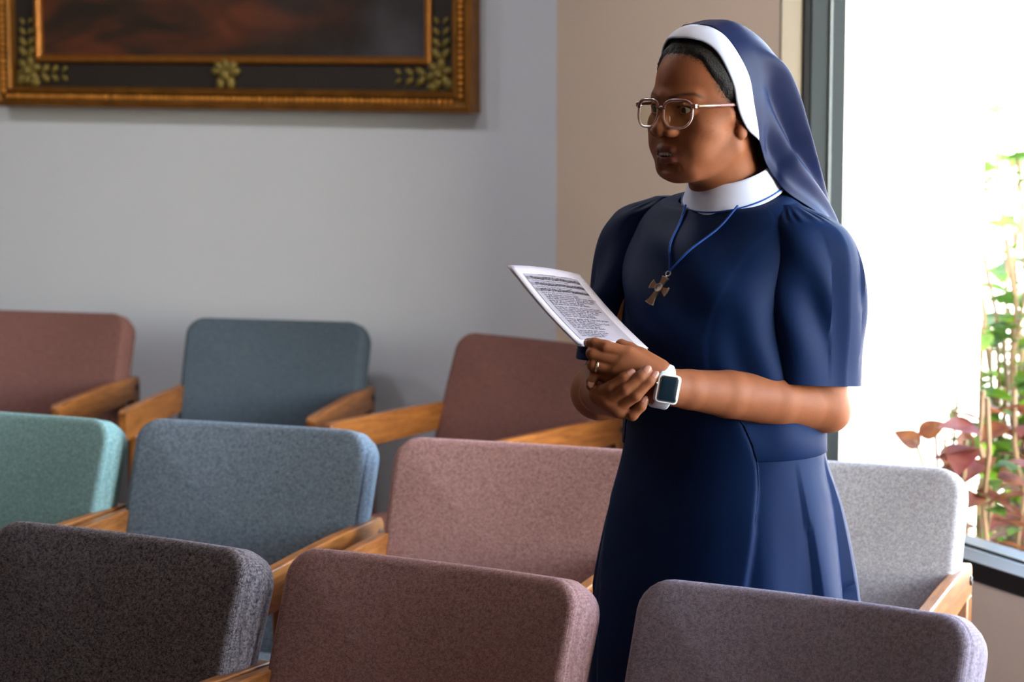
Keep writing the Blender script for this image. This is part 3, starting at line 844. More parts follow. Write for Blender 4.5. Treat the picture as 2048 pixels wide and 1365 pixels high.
def surface_nets(gx, gy, gz, ev, prims, B=10):
    nx, ny, nz = len(gx), len(gy), len(gz)
    D = np.ones((nx, ny, nz), np.float32)
    bx = range(0, nx, B); by = range(0, ny, B); bz = range(0, nz, B)
    info = []
    for i in bx:
        for j in by:
            for k in bz:
                i1 = min(i+B, nx)-1; j1 = min(j+B, ny)-1; k1 = min(k+B, nz)-1
                lo = np.array([gx[i], gy[j], gz[k]]); hi = np.array([gx[i1], gy[j1], gz[k1]])
                info.append((i, j, k, i1+1, j1+1, k1+1, *((lo+hi)/2), np.linalg.norm(hi-lo)/2))
    I = np.array(info)
    C = I[:, 6:9]; Rb = I[:, 9]
    dc = ev(C)
    plist = list(prims)
    PC = np.stack([p.c for _, p, _, _ in plist]); PR = np.array([p.R for _, p, _, _ in plist]); PK = np.array([k for *_, k in plist])
    for b in range(len(I)):
        i, j, k, i1, j1, k1 = I[b, :6].astype(int)
        if abs(dc[b]) > Rb[b]*1.35 + 0.006:
            D[i:i1, j:j1, k:k1] = 1.0 if dc[b] > 0 else -1.0
            continue
        near = np.linalg.norm(PC - C[b], axis=1) - PR < Rb[b]*1.2 + 2*PK + 0.008
        keep = {plist[q][0] for q in np.nonzero(near)[0]}
        X, Y, Z = np.meshgrid(gx[i:i1], gy[j:j1], gz[k:k1], indexing='ij')
        P = np.stack([X.ravel(), Y.ravel(), Z.ravel()], 1)
        D[i:i1, j:j1, k:k1] = ev(P, keep).reshape(i1-i, j1-j, k1-k)
    S = D < 0
    cnt = np.zeros((nx-1, ny-1, nz-1), np.int8)
    for a in (0, 1):
        for b in (0, 1):
            for c in (0, 1): cnt += S[a:nx-1+a, b:ny-1+b, c:nz-1+c]
    act = (cnt > 0) & (cnt < 8)
    ci, cj, ck = np.nonzero(act)
    idx = np.full(act.shape, -1, np.int32); idx[ci, cj, ck] = np.arange(len(ci))
    acc = np.zeros((len(ci), 3)); num = np.zeros(len(ci))
    crn = [(a, b, c) for a in (0, 1) for b in (0, 1) for c in (0, 1)]
    for u in crn:
        for v in crn:
            if sum(abs(u[q]-v[q]) for q in range(3)) != 1 or u > v: continue
            du = D[ci+u[0], cj+u[1], ck+u[2]]; dv = D[ci+v[0], cj+v[1], ck+v[2]]
            m = (du < 0) != (dv < 0)
            t = np.where(m, du/np.where(m, du-dv, 1), 0)
            pu = np.stack([gx[ci+u[0]], gy[cj+u[1]], gz[ck+u[2]]], 1); pv = np.stack([gx[ci+v[0]], gy[cj+v[1]], gz[ck+v[2]]], 1)
            acc += np.where(m[:, None], pu + (pv-pu)*t[:, None], 0); num += m
    V = acc/num[:, None]
    F = []
    for ax in range(3):
        sl0 = [slice(None)]*3; sl1 = [slice(None)]*3
        sl0[ax] = slice(0, -1); sl1[ax] = slice(1, None)
        s0 = S[tuple(sl0)]; s1 = S[tuple(sl1)]
        e = np.nonzero(s0 != s1)
        o1, o2 = [(1, 2), (2, 0), (0, 1)][ax]
        ok = (e[o1] > 0) & (e[o2] > 0) & (e[o1] < [nx, ny, nz][o1]-1) & (e[o2] < [nx, ny, nz][o2]-1)
        e = [q[ok] for q in e]
        def cell(d1, d2):
            q = [e[0].copy(), e[1].copy(), e[2].copy()]; q[o1] -= d1; q[o2] -= d2
            return idx[q[0], q[1], q[2]]
        quad = np.stack([cell(1, 1), cell(0, 1), cell(0, 0), cell(1, 0)], 1)
        flip = ~s0[tuple(e)]
        quad[flip] = quad[flip][:, ::-1]
        F.append(quad)
    return V, np.concatenate(F)

def big_mesh(name, V, F, mat, parent, smooth=True):
    me = bpy.data.meshes.new(name)
    me.vertices.add(len(V)); me.vertices.foreach_set('co', np.asarray(V, np.float32).ravel())
    me.loops.add(F.size); me.loops.foreach_set('vertex_index', F.astype(np.int32).ravel())
    me.polygons.add(len(F)); me.polygons.foreach_set('loop_start', np.arange(0, F.size, 4, dtype=np.int32))
    me.polygons.foreach_set('use_smooth', np.ones(len(F), bool))
    me.update(calc_edges=True); me.validate()
    o = bpy.data.objects.new(name, me); COL.objects.link(o)
    me.materials.append(mat)
    if parent: o.parent = parent
    return o

# ---------------------------------------------------------------- skin
def skin_mat():
    m, nt, p = new_mat('brown_skin')
    N = nt.nodes; L = nt.links
    at = N.new('ShaderNodeAttribute'); at.attribute_name = 'tone'
    tc = N.new('ShaderNodeTexCoord')
    n = N.new('ShaderNodeTexNoise'); n.inputs['Scale'].default_value = 55; n.inputs['Detail'].default_value = 5
    L.new(tc.outputs['Object'], n.inputs['Vector'])
    mr = N.new('ShaderNodeMapRange'); mr.inputs['To Min'].default_value = 0.86; mr.inputs['To Max'].default_value = 1.14
    L.new(n.outputs['Fac'], mr.inputs['Value'])
    mx = N.new('ShaderNodeMix'); mx.data_type = 'RGBA'; mx.blend_type = 'MULTIPLY'; mx.inputs[0].default_value = 1.0
    cb = N.new('ShaderNodeCombineColor')
    for i in range(3): L.new(mr.outputs[0], cb.inputs[i])
    L.new(at.outputs['Color'], mx.inputs[6]); L.new(cb.outputs[0], mx.inputs[7])
    L.new(mx.outputs[2], p.inputs['Base Color'])
    p.inputs['Roughness'].default_value = 0.55
    p.inputs['Specular IOR Level'].default_value = 0.17
    p.inputs['Subsurface Weight'].default_value = 0.12
    p.inputs['Subsurface Radius'].default_value = (1.0, 0.35, 0.2)
    p.inputs['Subsurface Scale'].default_value = 0.006
    n2 = N.new('ShaderNodeTexNoise'); n2.inputs['Scale'].default_value = 650; n2.inputs['Detail'].default_value = 3
    L.new(tc.outputs['Object'], n2.inputs['Vector'])
    b = N.new('ShaderNodeBump'); b.inputs['Strength'].default_value = 0.16; b.inputs['Distance'].default_value = 0.0008
    L.new(n2.outputs['Fac'], b.inputs['Height']); L.new(b.outputs[0], p.inputs['Normal'])
    return m
M_SKIN = skin_mat()
STEP = 0.0018
gx = np.arange(0.045, 0.545, STEP); gy = np.arange(3.455, 3.955, STEP)
gz = np.concatenate([np.arange(0.012, 0.90, 0.012), np.arange(0.90, 1.20, 0.0017), np.arange(1.20, 1.355, 0.006), np.arange(1.355, 1.632, 0.0015)])
V, F = surface_nets(gx, gy, gz, eval_groups, all_prims())
skin = big_mesh('body', V - ROOT, F, M_SKIN, woman)
# albedo: skin, lips, brows, hairline, nails beds
SK = np.array(srgb(134, 80, 52)[:3]); LIP = np.array(srgb(104, 56, 48)[:3]); HAIRC = np.array(srgb(26, 20, 19)[:3])
tone = np.tile(SK, (len(V), 1))
Hl = (V - HO) @ RH * 100.0
def mixin(w, c):
    global tone
    w = np.clip(w, 0, 1)[:, None]; tone = tone*(1-w) + np.asarray(c)*w
def seg_d(P, pts):
    d = np.full(len(P), 9e9)
    for a, b in zip(pts[:-1], pts[1:]):
        a = np.array(a, float); b = np.array(b, float); t = np.clip((P-a) @ (b-a)/np.dot(b-a, b-a), 0, 1)
        d = np.minimum(d, np.linalg.norm(P - a - t[:, None]*(b-a), axis=1))
    return d
ih = Hl[:, 2] > -14
noise = rng.normal(0, 1, len(V))
for s in (1, -1):
    d = seg_d(Hl, [(0, 9.6, -5.8), (s*1.3, 9.2, -5.9), (s*2.6, 7.9, -6.5)]); mixin((0.75-d)/0.3*0.75*(Hl[:, 2] < -5.3), LIP)
    d = seg_d(Hl, [(0, 9.5, -7.3), (s*1.2, 9.1, -7.25), (s*2.5, 7.8, -6.65)]); mixin((0.75-d)/0.3*0.75, LIP*1.15)
    d = seg_d(Hl, [(s*1.3, 9.3, 1.75), (s*2.8, 8.8, 2.25), (s*4.4, 7.7, 2.35), (s*5.6, 6.4, 1.75)]); mixin((0.42-d)/0.3*0.62, HAIRC)
    d = seg_d(Hl, [(s*1.9, 8.3, 0.4), (s*3.2, 8.75, 0.56), (s*4.5, 7.7, 0.3)]); mixin((0.26-d)/0.14*0.85, HAIRC)
# hairline: short hair grows out of the scalp above and behind this line
def hairline(P):
    x, y, z = P[:, 0], P[:, 1], P[:, 2]
    r = np.abs(x)
    zh = interp(y, [-9.0, 0.6, 1.5, 2.3, 3.75, 5.2, 5.9, 7.0, 9.5], [-2.5, -2.2, -1.2, 0.3, 2.3, 4.7, 6.9, 7.9, 8.3])
    return (z - zh)*0.8 + 0.12*np.sin(r*5 + z*3)
hl = hairline(Hl)
mixin(np.where(ih & (Hl[:, 2] > -4), (hl + 0.55 + 0.35*noise)/1.3, 0), HAIRC)
for i in range(16):                                           # small moles over the near cheek and temple
    q = np.array([rng.normal(5.6, 0.9), 0, rng.normal(-2.6, 1.4)]); rr = 0.09 + 0.05*rng.random()
    d = np.hypot(Hl[:, 0]-q[0], Hl[:, 2]-q[2]); mixin(np.where((Hl[:, 1] > 2) & ih, (rr-d)/0.05*0.25, 0), SK*0.35)
PALM = np.array(srgb(158, 104, 82)[:3])
for k in rh:
    for q in (1, 2):
        d = np.linalg.norm(V - hand(*rh[k][q]), axis=1); mixin((0.0135-d)/0.008*0.35, SK*0.62)
    d = np.linalg.norm(V - hand(*rh[k][3]), axis=1); mixin((0.013-d)/0.008*0.5, PALM)
for k in lh:
    d = np.linalg.norm(V - hand(*lh[k][1]), axis=1); mixin((0.013-d)/0.008*0.3, SK*0.7)
ca = skin.data.color_attributes.new('tone', 'FLOAT_COLOR', 'POINT')
ca.data.foreach_set('color', np.concatenate([tone, np.ones((len(V), 1))], 1).astype(np.float32).ravel())

# nails
M_NAIL = plain('finger_nail', srgb(184, 130, 114), 0.3)
def nail(base, tip, r, wid=0.0049, ln=0.0082):
    a = np.asarray(tip) - np.asarray(base); a /= np.linalg.norm(a)
    toc = EYE - np.asarray(tip); n = toc - np.dot(toc, a)*a; n /= np.linalg.norm(n)
    s = np.cross(a, n)
    M = Matrix(np.stack([s, a, n], 1).tolist())
    c = np.asarray(tip) + n*(r*0.75) - a*0.0022 - ROOT
    m = MB(); m.ball(c, (wid, ln, 0.0021), M, 14, 8); m.build('fingernail', M_NAIL, woman)
for k in rh: nail(hand(*rh[k][2]), hand(*rh[k][3]), rr_[k][3])
nail(hand(*lh['pinky'][2]), hand(*lh['pinky'][3]), lr['pinky'][3])
nail(hand(*lh['index'][2]), hand(*lh['index'][3]), lr['index'][3], 0.0045, 0.006)

# eyes and teeth
def eye_mat():
    m, nt, p = new_mat('eye')
    N = nt.nodes; L = nt.links
    tc = N.new('ShaderNodeTexCoord')
    vm = N.new('ShaderNodeVectorMath'); vm.operation = 'NORMALIZE'; L.new(tc.outputs['Object'], vm.inputs[0])
    dt = N.new('ShaderNodeVectorMath'); dt.operation = 'DOT_PRODUCT'; dt.inputs[1].default_value = (0, 1, 0)
    L.new(vm.outputs[0], dt.inputs[0])
    cr = N.new('ShaderNodeValToRGB'); cr.color_ramp.interpolation = 'LINEAR'
    e = cr.color_ramp.elements
    e[0].position = 0.855; e[0].color = srgb(226, 214, 204); e[1].position = 0.885; e[1].color = srgb(30, 18, 12)
    L.new(dt.outputs['Value'], cr.inputs[0]); L.new(cr.outputs[0], p.inputs['Base Color'])
    p.inputs['Roughness'].default_value = 0.08
    return m
M_EYE = eye_mat()
for s in (1, -1):
    m = MB(); m.ball((0, 0, 0), 0.0122, None, 28, 20)
    o = m.build('eyeball', M_EYE, woman)
    c = head(s*3.1, 7.05, -0.08) - ROOT
    g = HL*(-0.20) + HF*1.0 + HU*(-0.06); g /= np.linalg.norm(g)
    o.location = c; o.rotation_euler = Vector(g).to_track_quat('Y', 'Z').to_euler()
M_TOOTH = plain('tooth_enamel', srgb(214, 204, 190), 0.25)
m = MB()
for k in range(-4, 5):
    a = k*0.17
    m.ball(head(3.3*math.sin(a)*0.95, 5.95+3.1*math.cos(a), -6.42) - ROOT, (0.0028, 0.0018, 0.0036), Matrix(RH.tolist()) @ Matrix.Rotation(-a, 3, 'Z'), 10, 8)
m.build('upper_teeth', M_TOOTH, woman)

# hair: short, cropped close, seen in front of the headband
M_HAIR = plain('black_cropped_hair', srgb(24, 19, 18), 0.75, noise=0.5, nscale=300, bump=1.0, bscale=420)
vs = []; fs = []
na, nb = 90, 60
for i in range(nb + 1):
    for j in range(na + 1):
        az = math.pi*(j/na - 0.5)*1.25; el = math.radians(-22 + 112*i/nb)
        d = np.array([math.sin(az)*math.cos(el), math.cos(az)*math.cos(el), math.sin(el)])
        c = np.array([0, -0.4, 3.2]); r = np.array([7.3, 9.3, 8.3])
        t = 1/np.linalg.norm(d/r); p = c + d*t
        # rise out of the scalp behind the hairline
        h = float(hairline(p[None, :])[0])
        up = min(max(h/1.4, -1.0), 1.0)
        bump_ = 0.06*math.sin(p[0]*9+p[2]*7)*math.cos(p[1]*8-p[2]*5)
        off = 0.62*up + (bump_ if h > 0 else 0) - 0.12
        if p[2] < 1.5: off -= 0.25
        vs.append(head(*(p + d*off)) - ROOT)
for i in range(nb):
    for j in range(na):
        fs.append((i*(na+1)+j, i*(na+1)+j+1, (i+1)*(na+1)+j+1, (i+1)*(na+1)+j))
add_mesh('hair', vs, fs, M_HAIR, woman)

# ---------------------------------------------------------------- clothing
def cloth(name, col, rough=0.62, sheen=0.05, spec=0.25, weave=900.0, bump=0.12):
    m, nt, p = new_mat(name)
    N = nt.nodes; L = nt.links
    tc = N.new('ShaderNodeTexCoord')
    n = N.new('ShaderNodeTexNoise'); n.inputs['Scale'].default_value = weave; n.inputs['Detail'].default_value = 2
    L.new(tc.outputs['Object'], n.inputs['Vector'])
    b = N.new('ShaderNodeBump'); b.inputs['Strength'].default_value = bump; b.inputs['Distance'].default_value = 0.0006
    L.new(n.outputs['Fac'], b.inputs['Height']); L.new(b.outputs[0], p.inputs['Normal'])
    n2 = N.new('ShaderNodeTexNoise'); n2.inputs['Scale'].default_value = 12; n2.inputs['Detail'].default_value = 4
    L.new(tc.outputs['Object'], n2.inputs['Vector'])
    mx = N.new('ShaderNodeMix'); mx.data_type = 'RGBA'
    mx.inputs[6].default_value = tuple(c*0.92 for c in col[:3]) + (1,); mx.inputs[7].default_value = tuple(c*1.08 for c in col[:3]) + (1,)
    L.new(n2.outputs['Fac'], mx.inputs[0]); L.new(mx.outputs[2], p.inputs['Base Color'])
    p.inputs['Roughness'].default_value = rough; p.inputs['Specular IOR Level'].default_value = spec
    p.inputs['Sheen Weight'].default_value = sheen; p.inputs['Sheen Roughness'].default_value = 0.4
    p.inputs['Sheen Tint'].default_value = tuple(min(1, c*4) for c in col[:3]) + (1,)
    return m
M_NAVY = cloth('navy_suiting', srgb(8, 28, 63), 0.62, 0.0, 0.09)
M_VEIL = cloth('navy_veil_crepe', srgb(16, 28, 66), 0.5, 0.0, 0.18)
M_WHITE = cloth('white_cotton', srgb(206, 213, 236), 0.75, 0.1, 0.3)
M_BLUECORD = cloth('royal_blue_cord', srgb(22, 66, 142), 0.5, 0.2)

# torso table: height, half width, front, back
TZ = [0.30, 0.52, 0.77, 0.90, 0.988, 1.04, 1.085, 1.14, 1.20, 1.26, 1.30, 1.335, 1.36, 1.385, 1.41]
TA = [.238, .230, .216, .187, .161, .156, .153, .152, .152, .153, .152, .146, .108, .076, .062]
TF = [.185, .180, .166, .147, .128, .133, .144, .156, .157, .137, .112, .076, .058, .055, .054]
TK = [.140, .138, .158, .140, .108, .106, .110, .116, .120, .120, .113, .098, .083, .074, .066]
def seam_angle(z):                        # where the front panel ends, on her left (degrees from straight ahead)
    return float(interp(z, [0.3, 0.77, 0.90, 0.988, 1.04, 1.09, 1.15, 1.22, 1.29, 1.335, 1.41], [30, 35, 43, 46, 40, 27, 24, 29, 40, 52, 60]))
def sm(x, a, b):
    t = min(max((x-a)/(b-a), 0.0), 1.0); return t*t*(3-2*t)
def dress_pt(phi, z, out=0.0, pleats=True):
    """phi: angle from straight ahead towards her left"""
    a = float(interp(z, TZ, TA)); f = float(interp(z, TZ, TF)); k = float(interp(z, TZ, TK))
    e = 2.0/2.25
    c, s = math.cos(phi), math.sin(phi)
    l = a*math.copysign(abs(s)**e, s)
    d = (f if c > 0 else k)*math.copysign(abs(c)**e, c)
    r = math.hypot(l, d)
    deg = math.degrees(phi); deg = (deg + 180) % 360 - 180
    add = out
    sa = seam_angle(z)
    if abs(deg) < sa: add += (0.0032 if z < 1.0 else 0.0032-0.0022*sm(z, 1.0, 1.08))*sm(sa-abs(deg), 0.0, 1.5)          # proud front panel
    if pleats and z < 0.988:                                            # pressed pleats hanging from the waist
        dn = min((0.988 - z)/0.30, 1.6)
        for (p0, w, amp) in ((74, 30, 0.036), (106, 28, 0.052), (140, 30, 0.036)):
            for sg in (1, -1):
                q = sg*deg - (p0 + 3.0*dn)
                if -w < q <= 0: add += -amp*dn*0.55*(1 + q/w)
        q = abs(deg) - sa
        if 0 < q < 26: add -= 0.012*dn*(1 - q/26)
        add += 0.006*dn*math.sin(math.radians(deg)*9 + 1.0)*sm(abs(deg), 20, 60)
    if z > 1.0:                                                         # soft drags across the chest
        u = l*0.75 + (z - 1.28)*1.0
        w = math.exp(-((z-1.245)/0.07)**2)*math.exp(-((l+0.03)/0.12)**2)
        add += 0.0105*w*math.sin(u*50 + 0.6)*(1 if c > 0 else 0.3)
        w2 = math.exp(-((z-1.12)/0.10)**2)*sm(l, 0.07, 0.15)
        add += 0.0085*w2*math.sin(l*110 + z*22)
    g = (r + add)/max(r, 1e-6)
    return l*g, d*g
def dress_world(phi, z, out=0.0): 
    l, d = dress_pt(phi, z, out); return body(l, d, z)
nphi = 240
zs = np.concatenate([np.linspace(0.30, 0.972, 60), np.linspace(0.977, 1.378, 90)])
def neckline(z, phi):                     # the neck edge dips at the front
    if z <= 1.25: return z
    top = 1.346 + 0.030*(1-math.cos(phi))/2
    return 1.25 + (z-1.25)/(1.378-1.25)*(top-1.25)
rings = [[dress_world(2*math.pi*j/nphi, neckline(z, 2*math.pi*j/nphi)) - ROOT for j in range(nphi)] for z in zs]
last = np.array(rings[-1]); nc = last.mean(0)
for k_, dz in ((0.9, 0.004), (0.72, 0.004)): rings.append(list(nc + (last-nc)*np.array([k_, k_, 1]) + np.array([0, 0, dz])))
m = MB(); m.loft(rings, True)
inner = [[dress_world(2*math.pi*j/nphi, z, -0.004) - ROOT for j in range(nphi)] for z in (0.30, 0.36)]
m.loft([inner[1], inner[0]], True)
b0 = 0
dress = m.build('dress', M_NAVY, woman)
# waistband: strip from the panel edge round the back
m = MB(); cols = []
for z, o in ((0.985, 0.000), (0.987, 0.0030), (1.01, 0.0034), (1.04, 0.0030), (1.042, 0.000)):
    sa = seam_angle(z) + 0.3
    cols.append([dress_world(math.radians(sa + (360-2*sa)*t), z, o) - ROOT for t in np.linspace(0, 1, 120)])
m.loft(cols, False); m.build('waistband', M_NAVY, dress)
# piping-fine panel seams
for sg in (1, -1):
    pts = [dress_world(sg*math.radians(seam_angle(z)+0.1), z, 0.0012) - ROOT for z in np.linspace(0.31, 1.06, 80)]
    m = MB(); m.tube(pts, 0.0011, 6); m.build('panel_seam', M_NAVY, dress)

# sleeves: pressed flat so the fold along the outside is sharp
def sleeve(sg, top, mid, hem, hem_tilt, name='sleeve', fat=1.0, back=0.0):
    path = bezier([top, body(*(( 0.143, -0.004, 1.305) if sg > 0 else (-0.164, -0.002, 1.312))), mid, hem], 44)
    rings = []; nr = 120
    for i, c in enumerate(path):
        t = i/(len(path)-1)
        wl = float(interp(t, [0, 0.15, 0.33, 0.6, 1.0], [0.012, 0.036, 0.047, 0.050, 0.050]))*fat     # along her side direction
        wf = float(interp(t, [0, 0.15, 0.33, 0.6, 1.0], [0.018, 0.050, 0.066, 0.075, 0.079]))*fat     # front to back
        crease = sm(t, 0.05, 0.3)
        ring = []
        for j in range(nr):
            th = 2*math.pi*j/nr                      # 0 = outward
            dth = (th + math.pi) % (2*math.pi) - math.pi
            pw = 2.0 - 0.85*crease*max(0.0, 1-(dth/1.45)**2) if dth > 0 else 2.0 + 0.5*crease*max(0.0, 1-(dth/1.5)**2)   # pressed to a sharp fold outside
            cc, ss = math.cos(th), math.sin(th)
            la = wl*(1.30 if cc > 0 else 1.0); rad = (abs(cc/la)**pw + abs(ss/wf)**pw)**(-1/pw)
            r_l, r_f, k = rad*cc, rad*ss, 1.0
            w = 0.004*t*math.sin(3*th + 5*t) + 0.008*math.exp(-((t-0.62)/0.2)**2)*math.sin(5*th + 9*t)*(1 if abs(dth) > 0.5 else 0)
            if t < 0.30: w += 0.0022*math.exp(-((t-0.10)/0.05)**2)*math.sin(17*th + 1.3*math.sin(5*th))     # gathers at the shoulder cap
            g = k + w/max(math.hypot(r_l, r_f), 1e-5)
            p = c + BL*sg*(r_l*g) + BF*(r_f*g) - BF*back*t
            p = p + np.array([0, 0, hem_tilt*t*(r_f*g)])
            ring.append(p - ROOT)
        rings.append(ring)
    m = MB(); m.loft(rings, True, True, False)
    # hem turned inside
    last = np.array(rings[-1]); ctr = last.mean(0)
    r1 = ctr + (last-ctr)*0.965; r2 = r1 + np.array([0, 0, 0.03])
    m.loft([last, r1, r2], True)
    sl = m.build(name, M_NAVY, dress, sharp=28)
    # stitched hem line
    h = [rings[-4][j] for j in range(0, nr, 3)]; h.append(h[0])
    return sl
LS_TOP = body(0.108, -0.004, 1.358); LS_HEM = at_d(1614, 768, 3.672)
sleeve(1, LS_TOP, lerp(body(0.143, -0.004, 1.305), LS_HEM, 0.5) + BL*0.004, LS_HEM, 0.10, back=0.010)
RS_TOP = body(-0.118, -0.004, 1.360); RS_HEM = at_d(1245, 706, 3.800)
sleeve(-1, RS_TOP, lerp(body(-0.156, 0.002, 1.30), RS_HEM, 0.5) - BL*0.004, RS_HEM, -0.05, fat=1.06)
# armhole seams
for sg in (1, -1):
    pts = [body(sg*l, f, z) - ROOT for l, f, z in bezier([(0.128, 0.02, 1.362), (0.146, 0.075, 1.325), (0.150, 0.105, 1.27), (0.155, 0.112, 1.21), (0.168, 0.085, 1.16)], 24)]

# collar: standing band folded over, blue piping round its edge
def collar_ring(r, zf, zb, n=72, o=0.0):
    out = []
    for j in range(n):
        a = 2*math.pi*j/n
        c = math.cos(a)
        z = zf + (zb-zf)*(1-c)/2
        out.append(body(0.005 + r*1.03*math.sin(a), -0.009 + r*c*1.03, z) - ROOT)
    return out
m = MB()
m.loft([collar_ring(0.0570, 1.345, 1.40), collar_ring(0.0580, 1.372, 1.428), collar_ring(0.0600, 1.385, 1.440), collar_ring(0.0630, 1.386, 1.441),
        collar_ring(0.0655, 1.380, 1.435), collar_ring(0.0705, 1.362, 1.420), collar_ring(0.0765, 1.343, 1.402), collar_ring(0.0780, 1.3395, 1.3985), collar_ring(0.0765, 1.339, 1.398), collar_ring(0.068, 1.350, 1.40)], True)
collar = m.build('collar', M_WHITE, woman, sub=1)
pp = collar_ring(0.0766, 1.3455, 1.4045)
m = MB(); m.tube(pp + [pp[0]], 0.0013, 6, False); m.build('blue_piping', M_BLUECORD, collar)

# headband
fe = [(0, 6.7, 10.5), (2.0, 6.3, 10.45), (3.9, 5.3, 9.95), (5.6, 4.4, 8.7), (6.8, 3.6, 6.5), (7.5, 2.5, 3.5), (7.75, 2.05, 1.0), (7.9, 1.1, -1.35), (7.8, -0.5, -3.15), (7.35, -2.95, -4.5)]
re_ = [(0, 3.4, 12.25), (1.6, 3.1, 12.2), (3.2, 2.6, 11.8), (5.3, 1.9, 10.4), (7.0, 0.8, 7.6), (7.8, -0.4, 4.5), (8.05, -1.1, 0.8), (7.95, -2.0, -2.2), (7.7, -2.6, -3.9), (7.30, -3.05, -4.6)]
FE = bezier([(-x, y, z) for x, y, z in fe[::-1][:-1]] + fe, 110)
RE = bezier([(-x, y, z) for x, y, z in re_[::-1][:-1]] + re_, 110)
rows = []
for t, o in ((0.0, -0.12), (-0.01, 0.06), (0.06, 0.20), (0.3, 0.36), (0.55, 0.40), (0.8, 0.32), (1.0, 0.16), (1.06, -0.1)):
    row = []
    for i in range(110):
        a, b = FE[i], RE[i]
        ctr = np.array([0, -0.4, 2.0]); p = a*(1-t) + b*t
        n = (p-ctr)/np.array([7.3, 9.3, 9.0])**2; n /= np.linalg.norm(n)
        taper = min(1.0, 0.25 + 0.75*math.sin(math.pi*i/109)*3)
        row.append(head(*(p + n*o*min(taper, 1.0))) - ROOT)
    rows.append(row)
m = MB(); m.loft(rows, False); m.build('headband', M_WHITE, woman)

# veil
cols = {
 0.0: [(0, 3.5, 12.35), (0, -2.0, 13.1), (0, -7.2, 10.9), (0, -10.6, 5.8), (0, -12.4, 0), (0, -13.6, -6)],
 0.4: [(4.4, 2.2, 11.35), (4.8, -2.2, 11.6), (5.3, -6.9, 9.1), (6.0, -9.9, 4.5), (6.9, -11.6, -.5), (7.8, -12.9, -6.5)],
 0.62: [(6.9, 0.7, 7.9), (7.4, -2.6, 7.9), (8.1, -6.2, 6.0), (8.6, -8.9, 2.0), (9.2, -10.4, -2.4), (9.9, -11.8, -7.5)],
 0.76: [(7.75, -.5, 4.2), (7.85, -2.9, 3.8), (7.9, -5.2, 2.0), (8.0, -7.0, -1.2), (8.6, -8.6, -4.8), (9.6, -10.4, -8.8)],
 0.89: [(8.0, -1.3, 0.0), (8.0, -3.0, -.7), (7.6, -4.3, -2.7), (7.3, -5.2, -5), (8.0, -6.7, -7.8), (9.4, -8.8, -11)],
 1.0: [(7.4, -2.95, -4.5), (7.35, -3.4, -5.3), (7.25, -4.0, -6.6), (7.3, -4.8, -8.3), (7.9, -6.0, -10.3), (9.0, -7.8, -12.6)],
}
low = {0.0: [(0, .142, 1.355), (0, .172, 1.235)], 0.4: [(.065, .138, 1.35), (.08, .168, 1.235)], 0.62: [(.098, .128, 1.345), (.11, .160, 1.235)],
       0.76: [(.114, .118, 1.338), (.135, .152, 1.235)], 0.89: [(.126, .106, 1.33), (.15, .142, 1.235)], 1.0: [(.134, .094, 1.322), (.16, .134, 1.235)]}
us = [0.0, 0.4, 0.62, 0.76, 0.89, 1.0]
allu = [-u for u in us[::-1][:-1]] + us
nrow = 9; fine_rows = 70; fine_cols = 150
ctrl = []
for u in allu:
    s = -1 if u < 0 else 1
    c = [head(s*x*(1 if s > 0 else 1-0.06*q), y - (0 if s > 0 else 0.45*q), z) for q, (x, y, z) in enumerate(cols[abs(u)])] + [body(s*l*0.93, -b, z) for l, b, z in low[abs(u)]]
    ctrl.append(bezier(c, fine_rows))
grid = np.zeros((fine_rows, fine_cols, 3))
uu = np.linspace(-1, 1, fine_cols)
for r in range(fine_rows):
    pts = np.array([c[r] for c in ctrl])
    for ax in range(3): grid[r, :, ax] = interp(uu, allu, pts[:, ax])
# soft standing folds growing down the drape
for r in range(fine_rows):
    t = r/(fine_rows-1)
    for j in range(fine_cols):
        u = uu[j]
        n = grid[r, j] - (HO + np.array([0, 0, 0.0])); n[2] *= 0.2; n /= np.linalg.norm(n)
        g = 0.005*sm(t, 0.15, 0.7)*math.sin(u*17 + 0.8) + 0.0035*sm(t, 0.2, 0.6)*math.sin(u*39 + 3*t)
        g += 0.012*math.exp(-((abs(u)-0.60)/0.05)**2)*sm(t, 0.12, 0.35)     # ridge where the side hangs free
        g -= 0.010*math.exp(-((abs(u)-0.74)/0.06)**2)*sm(t, 0.12, 0.35)*(1-sm(t, 0.6, 0.8))
        grid[r, j] += n*g*(1 - sm(abs(u), 0.9, 1.0))
m = MB(); m.loft([[p - ROOT for p in row] for row in grid], False)
veil = m.build('veil', M_VEIL, woman, sub=1)
so = veil.modifiers.new('solid', 'SOLIDIFY'); so.thickness = 0.0016; so.offset = -1

# shoes
M_SHOE = plain('black_shoe_leather', srgb(24, 22, 24), 0.4)
for s in (1, -1):
    m = MB(); rs = []
    for t in np.linspace(0, 1, 14):
        y = -0.075 + 0.24*t; w = 0.034 + 0.012*math.sin(math.pi*min(t*1.15, 1)) - 0.02*max(0, t-0.85)/0.15; h = 0.075 - 0.035*sm(t, 0.3, 0.7)
        if t in (0.0, 1.0): w *= 0.5; h *= 0.6
        rs.append([body(s*0.083 + w*math.cos(a), y, max(0.002, h*0.5 + h*0.5*math.sin(a)*1.0)) - ROOT for a in np.linspace(0, 2*math.pi, 20, endpoint=False)])
    m.loft(rs, True, True, True); m.build('shoe', M_SHOE, woman)

